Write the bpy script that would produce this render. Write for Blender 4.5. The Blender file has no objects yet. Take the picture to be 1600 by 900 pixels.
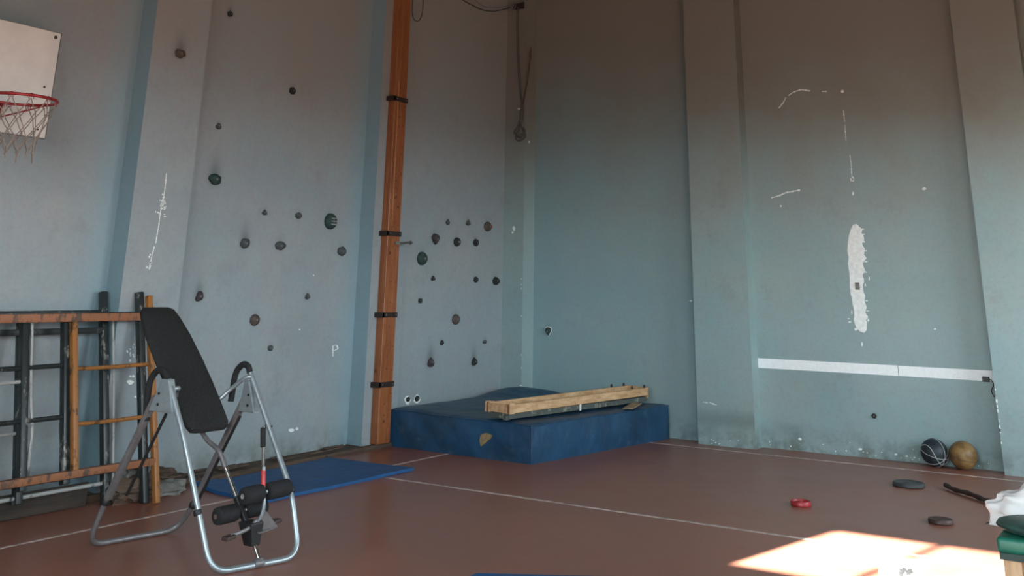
import bpy, bmesh, math, random
from math import sin, cos, pi, radians
from mathutils import Vector, Matrix
random.seed(7)
SC = bpy.context.scene
COL = SC.collection

# ------------------------------------------------------------------ camera
YAW, PITCH, ROLL, FPX, PCY = -0.571727, 0.298495, 0.0179588, 1547.06, -25.08
CAM = Vector((6.485, -10.682, 1.5))
_f = Vector((sin(YAW)*cos(PITCH), cos(YAW)*cos(PITCH), sin(PITCH)))
_r = Vector((cos(YAW), -sin(YAW), 0.0)); _u = _r.cross(_f)
RX = _r*cos(ROLL) + _u*sin(ROLL); UX = -_r*sin(ROLL) + _u*cos(ROLL)
cd = bpy.data.cameras.new('camera'); cam = bpy.data.objects.new('camera', cd); COL.objects.link(cam)
cam.matrix_world = Matrix(((RX.x, UX.x, -_f.x, CAM.x), (RX.y, UX.y, -_f.y, CAM.y), (RX.z, UX.z, -_f.z, CAM.z), (0, 0, 0, 1)))
cd.sensor_width = 36; cd.lens = FPX*36/1600; cd.shift_y = -(450-PCY)/1600; cd.clip_start = .05
SC.camera = cam

# ------------------------------------------------------------------ light
SC.view_settings.view_transform = 'Standard'; SC.view_settings.look = 'None'
SC.view_settings.gamma = 1; SC.view_settings.use_curve_mapping = False
SC.view_settings.exposure = -0.03
w = bpy.data.worlds.new('sky'); SC.world = w; w.use_nodes = True
nt = w.node_tree; bg = nt.nodes['Background']
tc = nt.nodes.new('ShaderNodeTexCoord'); sp = nt.nodes.new('ShaderNodeSeparateXYZ'); cr = nt.nodes.new('ShaderNodeValToRGB')
nt.links.new(tc.outputs['Generated'], sp.inputs[0]); nt.links.new(sp.outputs['Z'], cr.inputs[0]); nt.links.new(cr.outputs[0], bg.inputs[0])
e = cr.color_ramp.elements
e[0].position = 0.0; e[0].color = (.14, .13, .11, 1)
e[1].position = 0.02; e[1].color = (.86, .95, 1.0, 1)
n = cr.color_ramp.elements.new(1.0); n.color = (.55, .80, 1.0, 1)
SKY = 14.5
bg.inputs[1].default_value = SKY
sd = bpy.data.lights.new('sun', 'SUN'); so = bpy.data.objects.new('sun', sd); COL.objects.link(so)
TANE = .65                                                # tangent of the sun's elevation
az = Vector((.25, 1.16, 0)).normalized()
so.rotation_euler = Vector((az.x, az.y, -TANE)).to_track_quat('-Z', 'Y').to_euler()
so.location = (2.5, -14, 8)
sd.energy = 112; sd.angle = radians(.53); sd.color = (1.0, .95, .87)

# openings of unseen windows: (wall, a0, a1, z0, z1)
YN, XS, ZC = -12.0, 9.4, 7.0
def portal(loc, rot, sx, sy):
    d = bpy.data.lights.new('window_portal', 'AREA'); o = bpy.data.objects.new('window_portal', d); COL.objects.link(o)
    d.shape = 'RECTANGLE'; d.size = sx; d.size_y = sy; d.cycles.is_portal = True; o.location = loc; o.rotation_euler = rot
SHIFT = .25/1.16
wx = lambda xf, yf: xf - SHIFT*(yf - YN)                   # where the sun ray that lands at (xf, yf) crosses the near wall
wz = lambda xf, yf: TANE*(yf - YN)*math.hypot(SHIFT, 1)
SUNW = (wx(4.13, -4.5)-.054, wx(4.13, -4.5)+1.30, wz(4.13, -4.52), wz(4.38, -3.33)+.166)
ADDED_SIDEW = [(-10.6+2.1*i, -10.6+2.1*i+1.8, 1.9, 3.3) for i in range(2)] + [(-4.3, -1.1, 1.1, 3.5)]  # unseen side windows, added to throw light on the walls
ADDED_NEARW = [(2.6, 4.4, 1.2, 2.6), (4.8, 6.8, 1.2, 3.7), (7.1, 9.1, 1.2, 3.7)]  # unseen windows added in the near wall for daylight from behind

# ------------------------------------------------------------------ helpers
def ray(px, py):
    return RX*((px-800)/FPX) - UX*((py-PCY)/FPX) + _f
def on_x(px, py, X): r = ray(px, py); return CAM + r*((X-CAM.x)/r.x)
def on_y(px, py, Y): r = ray(px, py); return CAM + r*((Y-CAM.y)/r.y)
def on_z(px, py, Z=0.0): r = ray(px, py); return CAM + r*((Z-CAM.z)/r.z)

def newbm(): return bmesh.new()
def mesh(name, bm, m, parent=None, smooth=False, stuff=False, kind=None, label=None):
    """link bm (world coordinates) as one object whose origin is its parent's, or its own base"""
    if parent is not None: org = Vector(parent['_org'])
    elif bm.verts:
        c = [v.co for v in bm.verts]
        org = Vector(((min(p.x for p in c)+max(p.x for p in c))/2, (min(p.y for p in c)+max(p.y for p in c))/2, min(p.z for p in c)))
    if kind == 'structure': org = Vector((0, 0, 0))
    bmesh.ops.translate(bm, verts=bm.verts[:], vec=-org)
    bmesh.ops.recalc_face_normals(bm, faces=bm.faces[:])
    me = bpy.data.meshes.new(name); bm.to_mesh(me); bm.free()
    if m: me.materials.append(m)
    if smooth:
        for p in me.polygons: p.use_smooth = True
        try: me.set_sharp_from_angle(angle=radians(40))
        except Exception: pass
    o = bpy.data.objects.new(name, me); COL.objects.link(o)
    o['_org'] = tuple(org)
    if parent is not None: o.parent = parent
    else: o.location = org
    if stuff: o['kind'] = 'stuff'
    if kind: o['kind'] = kind
    if label: o['label'] = label
    return o
def thing(name, label, cat, loc=(0, 0, 0), group=None):
    o = bpy.data.objects.new(name, None); COL.objects.link(o); o.empty_display_size = .1
    o.location = loc; o['_org'] = tuple(loc); o['label'] = label; o['category'] = cat
    if group: o['group'] = group
    return o
def tag(o, label, cat, group=None):
    o['label'] = label; o['category'] = cat
    if group: o['group'] = group
    return o
def hexa(bm, p):
    """box from 8 points: 4 bottom (ccw), 4 top"""
    v = [bm.verts.new(q) for q in p]
    for f in ((3, 2, 1, 0), (4, 5, 6, 7), (0, 1, 5, 4), (1, 2, 6, 5), (2, 3, 7, 6), (3, 0, 4, 7)): bm.faces.new([v[i] for i in f])
    return v
def box(bm, x0, x1, y0, y1, z0, z1):
    return hexa(bm, [(x0, y0, z0), (x1, y0, z0), (x1, y1, z0), (x0, y1, z0), (x0, y0, z1), (x1, y0, z1), (x1, y1, z1), (x0, y1, z1)])
def obox(bm, c, ax, ay, az_, sx, sy, sz):
    """oriented box: centre c, unit axes, full sizes"""
    c = Vector(c); ax, ay, az_ = Vector(ax).normalized()*sx/2, Vector(ay).normalized()*sy/2, Vector(az_).normalized()*sz/2
    return hexa(bm, [c-ax-ay-az_, c+ax-ay-az_, c+ax+ay-az_, c-ax+ay-az_, c-ax-ay+az_, c+ax-ay+az_, c+ax+ay+az_, c-ax+ay+az_])
def beam(bm, a, b, wd, ht, up=(0, 0, 1)):
    a, b = Vector(a), Vector(b); d = (b-a); L = d.length; d.normalize()
    s = d.cross(Vector(up)); s = s.normalized() if s.length > 1e-5 else Vector((1, 0, 0)); u = s.cross(d)
    obox(bm, (a+b)/2, d, s, u, L, wd, ht)
def bevel(bm, w_, seg=2):
    bmesh.ops.bevel(bm, geom=bm.edges[:], offset=w_, segments=seg, profile=.6, affect='EDGES')
def prism(bm, poly, z0, z1):
    a = [bm.verts.new((p[0], p[1], z0)) for p in poly]; b = [bm.verts.new((p[0], p[1], z1)) for p in poly]
    bm.faces.new(a[::-1]); bm.faces.new(b); n_ = len(poly)
    for i in range(n_): bm.faces.new((a[i], a[(i+1) % n_], b[(i+1) % n_], b[i]))
def round_path(pts, rad=.05, n_=6):
    pts = [Vector(p) for p in pts]; out = [pts[0]]
    for i in range(1, len(pts)-1):
        a, b, c = pts[i-1], pts[i], pts[i+1]
        r_ = min(rad, (a-b).length*.48, (c-b).length*.48)
        p, q = b+(a-b).normalized()*r_, b+(c-b).normalized()*r_
        for k in range(n_+1):
            t = k/n_; out.append(p*(1-t)**2 + b*2*t*(1-t) + q*t*t)
    out.append(pts[-1]); return out
def spline(pts, n_=6):
    pts = [Vector(p) for p in pts]; P = [pts[0]*2-pts[1]]+pts+[pts[-1]*2-pts[-2]]; out = []
    for i in range(1, len(P)-2):
        for k in range(n_):
            t = k/n_; a, b, c, d = P[i-1], P[i], P[i+1], P[i+2]
            out.append(.5*((2*b)+(c-a)*t+(2*a-5*b+4*c-d)*t*t+(3*b-a-3*c+d)*t**3))
    out.append(pts[-1]); return out
def tube(bm, pts, r, seg=10, closed=False, caps=True):
    pts = [Vector(p) for p in pts]; n_ = len(pts); rings = []; prev = None
    for i, p in enumerate(pts):
        if closed: d = pts[(i+1) % n_]-pts[i-1]
        else: d = pts[min(i+1, n_-1)]-pts[max(i-1, 0)]
        if d.length < 1e-9: d = Vector((0, 0, 1))
        d.normalize()
        if prev is None:
            u = d.cross(Vector((0, 0, 1)));  u = u if u.length > .05 else d.cross(Vector((1, 0, 0)))
        else: u = prev - d*prev.dot(d)
        u.normalize(); prev = u; v = d.cross(u)
        rr = r[i] if isinstance(r, (list, tuple)) else r
        rings.append([bm.verts.new(p + u*cos(2*pi*k/seg)*rr + v*sin(2*pi*k/seg)*rr) for k in range(seg)])
    for i in range(n_ if closed else n_-1):
        a, b = rings[i], rings[(i+1) % n_]
        for k in range(seg): bm.faces.new((a[k], a[(k+1) % seg], b[(k+1) % seg], b[k]))
    if caps and not closed: bm.faces.new(rings[0][::-1]); bm.faces.new(rings[-1])
def lathe(bm, prof, c, ax=(0, 0, 1), seg=24):
    """prof = (radius, height) list revolved round ax through c"""
    c = Vector(c); ax = Vector(ax).normalized(); u = ax.cross(Vector((0, 0, 1))); u = u if u.length > .05 else Vector((1, 0, 0)); u.normalize(); v = ax.cross(u)
    rings = [[bm.verts.new(c+ax*h+(u*cos(2*pi*k/seg)+v*sin(2*pi*k/seg))*max(r, 1e-4)) for k in range(seg)] for r, h in prof]
    for a, b in zip(rings, rings[1:]):
        for k in range(seg): bm.faces.new((a[k], a[(k+1) % seg], b[(k+1) % seg], b[k]))
    bm.faces.new(rings[0][::-1]); bm.faces.new(rings[-1])

# ------------------------------------------------------------------ materials
def nodes(name):
    m = bpy.data.materials.new(name); m.use_nodes = True; t = m.node_tree
    return m, t, t.nodes['Principled BSDF'], t.links
def noise(t, L, scale, detail=4, rough=.55, coord=None, sc=None):
    n_ = t.nodes.new('ShaderNodeTexNoise'); n_.inputs['Scale'].default_value = scale; n_.inputs['Detail'].default_value = detail; n_.inputs['Roughness'].default_value = rough
    if coord is not None:
        if sc:
            mp = t.nodes.new('ShaderNodeMapping'); mp.inputs['Scale'].default_value = sc; L.new(coord, mp.inputs[0]); L.new(mp.outputs[0], n_.inputs[0])
        else: L.new(coord, n_.inputs[0])
    return n_.outputs['Fac']
def ramp(t, L, src, stops):
    r = t.nodes.new('ShaderNodeValToRGB'); L.new(src, r.inputs[0]); els = r.color_ramp.elements
    while len(els) < len(stops): els.new(.5)
    for e_, (p, c) in zip(els, stops):
        e_.position = p; e_.color = (c, c, c, 1) if isinstance(c, (int, float)) else (*c, 1)
    return r.outputs[0]
def mix(t, L, fac, a, b, mode='MIX'):
    m_ = t.nodes.new('ShaderNodeMix'); m_.data_type = 'RGBA'; m_.blend_type = mode
    for i, v in ((0, fac), (6, a), (7, b)):
        if hasattr(v, 'is_linked') or isinstance(v, bpy.types.NodeSocket): L.new(v, m_.inputs[i])
        else: m_.inputs[i].default_value = v if i == 0 else (*v, 1)
    return m_.outputs[2]
def bump(t, L, src, b, strength, dist):
    n_ = t.nodes.new('ShaderNodeBump'); n_.inputs['Strength'].default_value = strength; n_.inputs['Distance'].default_value = dist
    L.new(src, n_.inputs['Height']); L.new(n_.outputs[0], b.inputs['Normal'])
def simple(name, c, rough=.6, metal=0, var=.15, scale=20, bmp=.15, dist=.003, spec=.5, stretch=None, c2=None):
    m, t, b, L = nodes(name)
    co = t.nodes.new('ShaderNodeTexCoord').outputs['Object']
    nz = noise(t, L, scale, 5, .6, co, stretch)
    lo = tuple(x*(1-var) for x in c) if c2 is None else c2
    hi = tuple(min(1, x*(1+var)) for x in c)
    L.new(ramp(t, L, nz, [(.35, lo), (.65, hi)]), b.inputs['Base Color'])
    b.inputs['Roughness'].default_value = rough; b.inputs['Metallic'].default_value = metal; b.inputs['Specular IOR Level'].default_value = spec
    if bmp: bump(t, L, nz, b, bmp, dist)
    return m

def wall_material(name, ca, cb, cc, bounce_tint, z0, z1):
    m, t, b, L = nodes(name)
    g = t.nodes.new('ShaderNodeNewGeometry').outputs['Position']
    sp_ = t.nodes.new('ShaderNodeSeparateXYZ'); L.new(g, sp_.inputs[0])
    big = noise(t, L, 1.1, 6, .6, g); mid = noise(t, L, 6, 6, .65, g); fine = noise(t, L, 90, 3, .5, g)
    streak = noise(t, L, 5, 4, .5, g, (1, 1, .12))
    base = mix(t, L, ramp(t, L, big, [(.35, 0.), (.65, 1.)]), ca, cb)
    base = mix(t, L, ramp(t, L, streak, [(.3, 0.), (.75, .4)]), base, (.25, .36, .385))
    base = mix(t, L, ramp(t, L, mid, [(.40, .30), (.60, 0.)]), base, cc)
    base = mix(t, L, ramp(t, L, noise(t, L, 26, 6, .7, g), [(.40, .12), (.52, 0.)]), base, (.16, .20, .21))
    base = mix(t, L, ramp(t, L, noise(t, L, 2.3, 8, .75, g), [(.56, 0.), (.70, .35)]), base, (.20, .22, .215))
    # warm floor bounce and dimness painted into the upper wall, with a blotchy edge
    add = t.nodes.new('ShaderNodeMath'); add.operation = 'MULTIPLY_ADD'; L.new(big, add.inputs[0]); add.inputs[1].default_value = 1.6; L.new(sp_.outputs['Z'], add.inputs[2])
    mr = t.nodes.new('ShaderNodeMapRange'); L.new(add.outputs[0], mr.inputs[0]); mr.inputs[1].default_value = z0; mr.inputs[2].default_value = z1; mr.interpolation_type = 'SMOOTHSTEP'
    base = mix(t, L, mr.outputs[0], base, bounce_tint)
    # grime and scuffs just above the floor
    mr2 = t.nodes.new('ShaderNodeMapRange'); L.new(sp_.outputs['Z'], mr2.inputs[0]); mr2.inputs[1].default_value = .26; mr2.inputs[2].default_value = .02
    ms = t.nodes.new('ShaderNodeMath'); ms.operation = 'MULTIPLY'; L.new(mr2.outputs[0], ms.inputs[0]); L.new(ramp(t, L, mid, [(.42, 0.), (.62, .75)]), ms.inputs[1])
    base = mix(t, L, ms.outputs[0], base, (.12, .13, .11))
    at = t.nodes.new('ShaderNodeAttribute'); at.attribute_name = 'stain'
    cs = t.nodes.new('ShaderNodeSeparateColor'); L.new(at.outputs['Color'], cs.inputs[0])
    base = mix(t, L, cs.outputs['Green'], base, (.17, .345, .41))         # bluer colour in the inner corners
    base = mix(t, L, cs.outputs['Red'], base, (.035, .045, .04))
    L.new(base, b.inputs['Base Color'])
    L.new(ramp(t, L, mid, [(.3, .42), (.7, .6)]), b.inputs['Roughness'])
    b.inputs['Specular IOR Level'].default_value = .35
    mx = t.nodes.new('ShaderNodeMath'); mx.operation = 'MULTIPLY_ADD'; L.new(mid, mx.inputs[0]); mx.inputs[1].default_value = .8; L.new(fine, mx.inputs[2])
    bump(t, L, mx.outputs[0], b, .22, .003)
    return m
def floor_material():
    m, t, b, L = nodes('red_linoleum')
    g = t.nodes.new('ShaderNodeNewGeometry').outputs['Position']
    big = noise(t, L, .9, 6, .65, g); fine = noise(t, L, 30, 5, .6, g)
    base = mix(t, L, ramp(t, L, big, [(.35, 0.), (.68, 1.)]), (.25, .092, .058), (.31, .13, .088))
    base = mix(t, L, ramp(t, L, fine, [(.55, 0.), (.75, .3)]), base, (.36, .23, .19))
    base = mix(t, L, ramp(t, L, noise(t, L, 2.5, 8, .7, g), [(.30, .35), (.42, 0.)]), base, (.17, .07, .05))
    L.new(base, b.inputs['Base Color'])
    L.new(ramp(t, L, big, [(.3, .28), (.7, .42)]), b.inputs['Roughness'])
    b.inputs['Specular IOR Level'].default_value = .5
    bump(t, L, fine, b, .08, .002)
    return m
def wood(name, c1, c2, rough=.5, axis=(8, 8, .6), scale=3., knots=True):
    m, t, b, L = nodes(name)
    co = t.nodes.new('ShaderNodeTexCoord').outputs['Object']
    a = noise(t, L, scale, 6, .6, co, axis); f_ = noise(t, L, scale*5, 4, .5, co, axis)
    base = mix(t, L, ramp(t, L, a, [(.35, 0.), (.65, 1.)]), c1, c2)
    base = mix(t, L, ramp(t, L, f_, [(.3, .45), (.5, 0.)]), base, tuple(x*.5 for x in c1))
    if knots:
        vo = t.nodes.new('ShaderNodeTexVoronoi'); vo.inputs['Scale'].default_value = 5.5; L.new(co, vo.inputs[0])
        base = mix(t, L, ramp(t, L, vo.outputs['Distance'], [(.06, .85), (.12, 0.)]), base, tuple(x*.22 for x in c1))
    L.new(base, b.inputs['Base Color']); b.inputs['Roughness'].default_value = rough
    bump(t, L, f_, b, .25, .003)
    return m
def peeling(name, c, under, rough=.5, thr=(.5, .56), scale=14):
    m, t, b, L = nodes(name)
    co = t.nodes.new('ShaderNodeTexCoord').outputs['Object']
    a = noise(t, L, scale, 6, .7, co, (1, 1, .5)); k = ramp(t, L, a, [(thr[0], 0.), (thr[1], 1.)])
    L.new(mix(t, L, k, c, under), b.inputs['Base Color']); b.inputs['Roughness'].default_value = rough
    bump(t, L, k, b, .3, .002)
    return m

M = dict(
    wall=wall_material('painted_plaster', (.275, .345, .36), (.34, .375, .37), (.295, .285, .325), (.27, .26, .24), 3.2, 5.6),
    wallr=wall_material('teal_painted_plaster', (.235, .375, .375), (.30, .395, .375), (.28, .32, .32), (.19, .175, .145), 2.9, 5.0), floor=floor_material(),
    ceil=simple('ceiling_paint', (.16, .15, .14), .8),
    plaster=simple('bare_white_plaster', (.80, .86, .83), .8, var=.1, scale=25, bmp=.5, dist=.004),
    line=simple('worn_white_line', (.50, .40, .36), .5, var=.45, scale=14, bmp=0),
    tape=simple('white_tape', (.86, .92, .92), .5, var=.04, scale=30, bmp=.2, dist=.002),
    post=wood('orange_varnished_pine', (.22, .065, .02), (.34, .125, .045), .35),
    strap=simple('dark_steel_strap', (.035, .022, .018), .5, .3),
    board=simple('white_backboard_paint', (.66, .66, .62), .45, var=.06, scale=6, bmp=0),
    boardedge=simple('grey_board_edge', (.12, .12, .12), .6),
    rim=simple('red_rim_paint', (.30, .022, .022), .35, .2),
    net=simple('dirty_net_cord', (.26, .23, .20), .9, var=.3),
    bolt=simple('dark_bolt', (.06, .055, .05), .5, .6),
    orange=peeling('chipped_orange_paint', (.34, .14, .035), (.09, .045, .02), .45, (.53, .60)),
    rust=peeling('red_brown_rail_paint', (.29, .115, .05), (.10, .055, .035), .5, (.52, .6)),
    dark=peeling('dark_green_black_paint', (.020, .026, .026), (.22, .22, .19), .35, (.57, .63)),
    greyrail=peeling('worn_pale_rail', (.36, .37, .35), (.06, .065, .065), .45, (.55, .66)),
    silver=simple('silver_tube', (.36, .42, .44), .34, .6, var=.08, scale=30, bmp=.05),
    dullsilver=simple('dull_grey_tube', (.22, .21, .21), .45, .5, var=.12, scale=25, bmp=.05),
    chrome=simple('chrome_tube', (.75, .75, .72), .15, 1., var=.04, bmp=0),
    black=simple('black_plastic', (.012, .013, .014), .5, var=.2),
    foam=simple('black_foam', (.010, .011, .012), .85, var=.3, scale=60, bmp=.3),
    redgrip=simple('red_plastic', (.50, .035, .03), .4),
    footpl=simple('brown_pedal_end', (.055, .035, .03), .6),
    rag=simple('dirty_grey_cloth', (.16, .16, .145), .95, var=.4, scale=12, bmp=.4, dist=.01),
    trim=wood('dark_splintered_wood', (.045, .028, .018), (.13, .085, .055), .75, (8, .6, 8), 3.),
    paleplank=wood('weathered_grey_plank', (.08, .075, .07), (.21, .20, .18), .8, (8, .6, 8), 3., False),
    beamwood=wood('pale_worn_beam_wood', (.46, .27, .13), (.68, .46, .26), .5, (8, .6, 8), 3., False),
    beamred=wood('reddish_inner_beam_wood', (.22, .09, .04), (.34, .15, .07), .55, (8, .6, 8), 3., False),
    beamgrey=peeling('grey_weathered_underside', (.07, .085, .075), (.24, .24, .20), .8, (.55, .62)),
    card=simple('cardboard', (.32, .23, .14), .85, var=.15),
    torn=simple('tan_foam_filling', (.27, .20, .10), .95, var=.25, scale=40),
    rope=simple('grey_rope', (.10, .095, .085), .95, var=.35, scale=60),
    ropered=simple('brown_rope', (.10, .055, .045), .9, var=.3, scale=60),
    cable=simple('dark_cable', (.03, .025, .022), .6),
    metalgrey=simple('grey_bracket_metal', (.18, .18, .17), .5, .6),
    disc1=simple('dark_grey_rubber_disc', (.045, .052, .052), .6, var=.25),
    disc2=simple('red_plastic_disc', (.32, .018, .022), .4, var=.15),
    disc3=simple('dark_brown_disc', (.055, .028, .022), .55, var=.3),
    stick=simple('dark_brown_stick', (.045, .022, .015), .7, var=.5, scale=30, bmp=.5, dist=.006),
    cloth=simple('white_cloth', (.80, .80, .78), .9, var=.04, scale=9),
    gtop=simple('green_leatherette', (.008, .115, .075), .38, var=.25, scale=8, bmp=.15),
    gtrim=simple('dark_green_trim', (.012, .035, .030), .6, var=.2),
    gdisc=simple('faded_green_rubber', (.025, .075, .060), .5, var=.45, scale=10),
    boxwood=wood('reddish_box_wood', (.16, .065, .03), (.26, .12, .06), .55, (.6, 8, 8), 3., False),
    boxedge=wood('pale_box_corner_wood', (.42, .27, .14), (.60, .43, .26), .55, (8, 8, .6), 3., False),
    can=simple('white_can_metal', (.42, .42, .38), .45, var=.06, scale=6, bmp=.1),
    glass=None,
)
def vinyl(name, c1, c2, rough, sc_=3.):
    m, t, b, L = nodes(name)
    co = t.nodes.new('ShaderNodeTexCoord').outputs['Object']
    a = noise(t, L, sc_, 7, .65, co); w_ = noise(t, L, sc_*1.1, 3, .45, co, (1, 1, .8))
    base = mix(t, L, ramp(t, L, a, [(.32, 0.), (.68, 1.)]), c1, c2)
    base = mix(t, L, ramp(t, L, noise(t, L, 9, 8, .75, co), [(.56, 0.), (.70, .45)]), base, (.10, .14, .17))
    L.new(base, b.inputs['Base Color']); b.inputs['Roughness'].default_value = rough
    bump(t, L, w_, b, .75, .06 if sc_ < 5 else .02)
    return m
M['crash'] = vinyl('blue_tarpaulin', (.012, .042, .082), (.014, .075, .16), .42)
M['mat'] = vinyl('bright_blue_foam', (.008, .072, .20), (.012, .095, .26), .6, 6.)
def mesh_fabric():
    m, t, b, L = nodes('black_bed_fabric')
    co = t.nodes.new('ShaderNodeTexCoord').outputs['Object']
    v = t.nodes.new('ShaderNodeTexVoronoi'); v.inputs['Scale'].default_value = 90; L.new(co, v.inputs[0])
    L.new(ramp(t, L, v.outputs['Distance'], [(.2, (.004, .005, .005)), (.7, (.013, .015, .015))]), b.inputs['Base Color'])
    b.inputs['Roughness'].default_value = .75; bump(t, L, v.outputs['Distance'], b, .4, .003)
    return m
M['bed'] = mesh_fabric()
def ball_mat(name, c, c2):
    return simple(name, c, .5, 0, .2, 12, .2, .003, .4, None, c2)
M['ball1'] = ball_mat('black_ball_rubber', (.020, .030, .036), (.012, .018, .022))
M['seam'] = simple('pale_ball_seam', (.36, .36, .36), .6)
M['ball2'] = ball_mat('tan_ball_leather', (.24, .145, .055), (.12, .065, .022))
M['glass'], t_, b_, L_ = nodes('window_glass')
b_.inputs['Transmission Weight'].default_value = 1; b_.inputs['Roughness'].default_value = 0; b_.inputs['IOR'].default_value = 1.01; b_.inputs['Base Color'].default_value = (.95, .98, 1, 1)
holdmats = [simple('hold_'+k, c, .75, var=.35, scale=40, bmp=.5, dist=.006) for k, c in
            (('black', (.014, .018, .018)), ('green', (.020, .048, .042)), ('grey', (.055, .065, .068)), ('brown', (.075, .060, .050)), ('purple', (.045, .036, .042)))]
M['holdpale'] = simple('hold_pale_stripe', (.24, .28, .25), .7)
M['holdred'] = simple('hold_red_spot', (.22, .05, .03), .7)

# ------------------------------------------------------------------ room shell
XR, XR2, XP = -.42, -.32, -.24             # left wall: recess planes, pilaster fronts
P1 = (-5.635, -5.078); P2 = (-2.738, -2.216)
P3 = (2.135, 2.745); P4 = (5.01, 5.585)
stains = []                                # (point, ry, up, strength): soft chalk and dirt marks above the holds
def stain_at(co):
    s = 0
    for p, rr, hh, k in stains:
        dx, dy, dz = abs(co.x-p.x), abs(co.y-p.y), co.z-p.z
        if dz > hh*2 or dz < -rr*1.2 or dx > .4: continue
        h = math.hypot(dx if p.y > -.05 else 0, dy if p.y <= -.05 else 0)
        vz = dz/hh if dz > 0 else -dz/(rr*.8)
        s += k*math.exp(-(h/rr)**2*1.5)*math.exp(-vz*vz*1.5)
    return min(s, .85)

HOLDS = [  # wall, px, py, width px, height px, shape, material, label
 ('p1', 281, 84, 17, 14, 'round', 3, 'brown round climbing hold alone high on the first pilaster right of the basketball hoop'),
 ('a', 359, 22, 8, 9, 'hook', 0, 'tiny dark hook-shaped hold at the very top of the wall, topmost of all the holds'),
 ('a', 456, 142, 9, 12, 'round', 0, 'small jet black hold, the second highest on the wide left wall panel'),
 ('a', 341, 197, 9, 10, 'drop', 2, 'small grey hold directly above the large dark green one near the first pilaster'),
 ('a', 335, 280, 18, 18, 'round', 1, 'large round dark green hold with a black smear above it, near the first pilaster'),
 ('a', 413, 332, 8, 9, 'drop', 2, 'small grey hold in the upper row, straight above the pale-shadowed grey pair'),
 ('a', 466, 337, 10, 10, 'round', 2, 'small round grey hold just left of the green oval hold with pale stripes'),
 ('a', 515, 346, 17, 25, 'oval', 1, 'tall oval green hold with pale stripes on the wide left wall panel'),
 ('a', 382, 380, 14, 16, 'round', 2, 'grey round hold with a vertical black smear above it, left one of the central pair'),
 ('a', 437, 384, 16, 15, 'round', 2, 'grey round hold with a lighter face, right one of the central pair'),
 ('a', 533, 393, 12, 15, 'round', 2, 'grey knobbly hold below and right of the striped green oval hold'),
 ('a', 310, 463, 13, 16, 'wedge', 4, 'dark wedge-shaped hold just right of the top of the black inversion bed'),
 ('a', 480, 463, 8, 10, 'drop', 2, 'small grey hold alone in the right lower part of the wide left wall panel'),
 ('a', 397, 500, 14, 18, 'oval', 3, 'oval brownish grey hold above the far curved black handle of the inversion table'),
 ('a', 422, 544, 8, 9, 'round', 2, 'small dark grey hold, lowest on the wide left wall panel'),
 ('b', 699, 347, 6, 8, 'drop', 2, 'small grey hold, first from the left in the top row of the narrow panel'),
 ('b', 731, 348, 7, 9, 'drop', 2, 'small grey hold, middle of the top row of the narrow panel'),
 ('b', 761, 354, 10, 15, 'oval', 3, 'oval brown hold with a red spot, right end of the top row of holds'),
 ('b', 679, 374, 12, 17, 'tri_down', 4, 'purplish hold like an upside-down triangle above the big green oval hold'),
 ('b', 713, 378, 9, 14, 'oval', 0, 'black hold with a pale round bolt in the middle, second row of the narrow panel'),
 ('b', 743, 379, 8, 11, 'round', 0, 'small black hold at the right end of the second row of the narrow panel'),
 ('b', 658, 404, 13, 21, 'oval', 1, 'tall oval green hold nearest the orange post, largest on the narrow panel'),
 ('b', 676, 435, 6, 8, 'drop', 0, 'tiny black hold below and right of the big green oval hold'),
 ('b', 743, 437, 7, 9, 'round', 0, 'small black hold just left of the larger black one near the room corner'),
 ('b', 774, 439, 10, 13, 'round', 0, 'black egg-shaped hold nearest the room corner'),
 ('b', 656, 470, 6, 8, 'square', 0, 'tiny square black hold right of the orange post, below the green oval'),
 ('b', 711, 499, 10, 16, 'oval', 3, 'oval brown hold in the middle of the narrow panel'),
 ('b', 690, 535, 6, 8, 'drop', 0, 'tiny black hold above the dark triangular hold near the crash mat'),
 ('b', 757, 534, 6, 6, 'round', 2, 'tiny grey hold above and right of the black teardrop hold near the crash mat'),
 ('b', 672, 566, 11, 15, 'tri_up', 4, 'dark triangular hold pointing up, low on the narrow panel'),
 ('b', 740, 565, 8, 13, 'drop', 0, 'black teardrop hold with a dark smear above, low on the narrow panel'),
 ('b', 637, 624, 6, 8, 'round', 0, 'left one of two black holds on white patches just above the crash mat'),
 ('b', 651, 623, 7, 9, 'round', 0, 'right one of two black holds on white patches just above the crash mat'),
 ('r', 857, 518, 11, 13, 'tri_down', 1, 'dark green triangular hold alone on the wall above the crash mat'),
 ('r', 1366, 650, 8, 8, 'round', 0, 'small black round plug in the wall below the white stripe'),
]
PL = dict(p1=('x', XP), a=('x', XR), b=('x', XR2), r=('y', 0.0))
def on_wall(k, px, py):
    ax, v = PL[k]
    return on_x(px, py, v) if ax == 'x' else on_y(px, py, v)
for k, px, py, wp, hp, *_ in HOLDS:
    if px in (637, 651): continue
    p = on_wall(k, px, py); q = on_wall(k, px+wp/2, py)
    rad = (q-p).length
    big = px in (281, 335, 382, 310, 672, 740, 359)
    stains.append((p, rad*(1.15 if big else 1.0), rad*(3.0 if big else 1.6), .60 if big else .28))
stains.append((on_x(95, 215, XR), .35, .25, .16)); stains.append((on_x(470, 520, XR), .5, .3, .12))
stains.append((on_y(1270, 590, 0), .5, .2, .10)); stains.append((on_y(1125, 655, -.2), .12, .1, .35)); stains.append((on_y(1190, 570, 0), .06, .5, .12))
stains.append((on_y(1235, 668, 0), .2, .06, .18))

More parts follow.
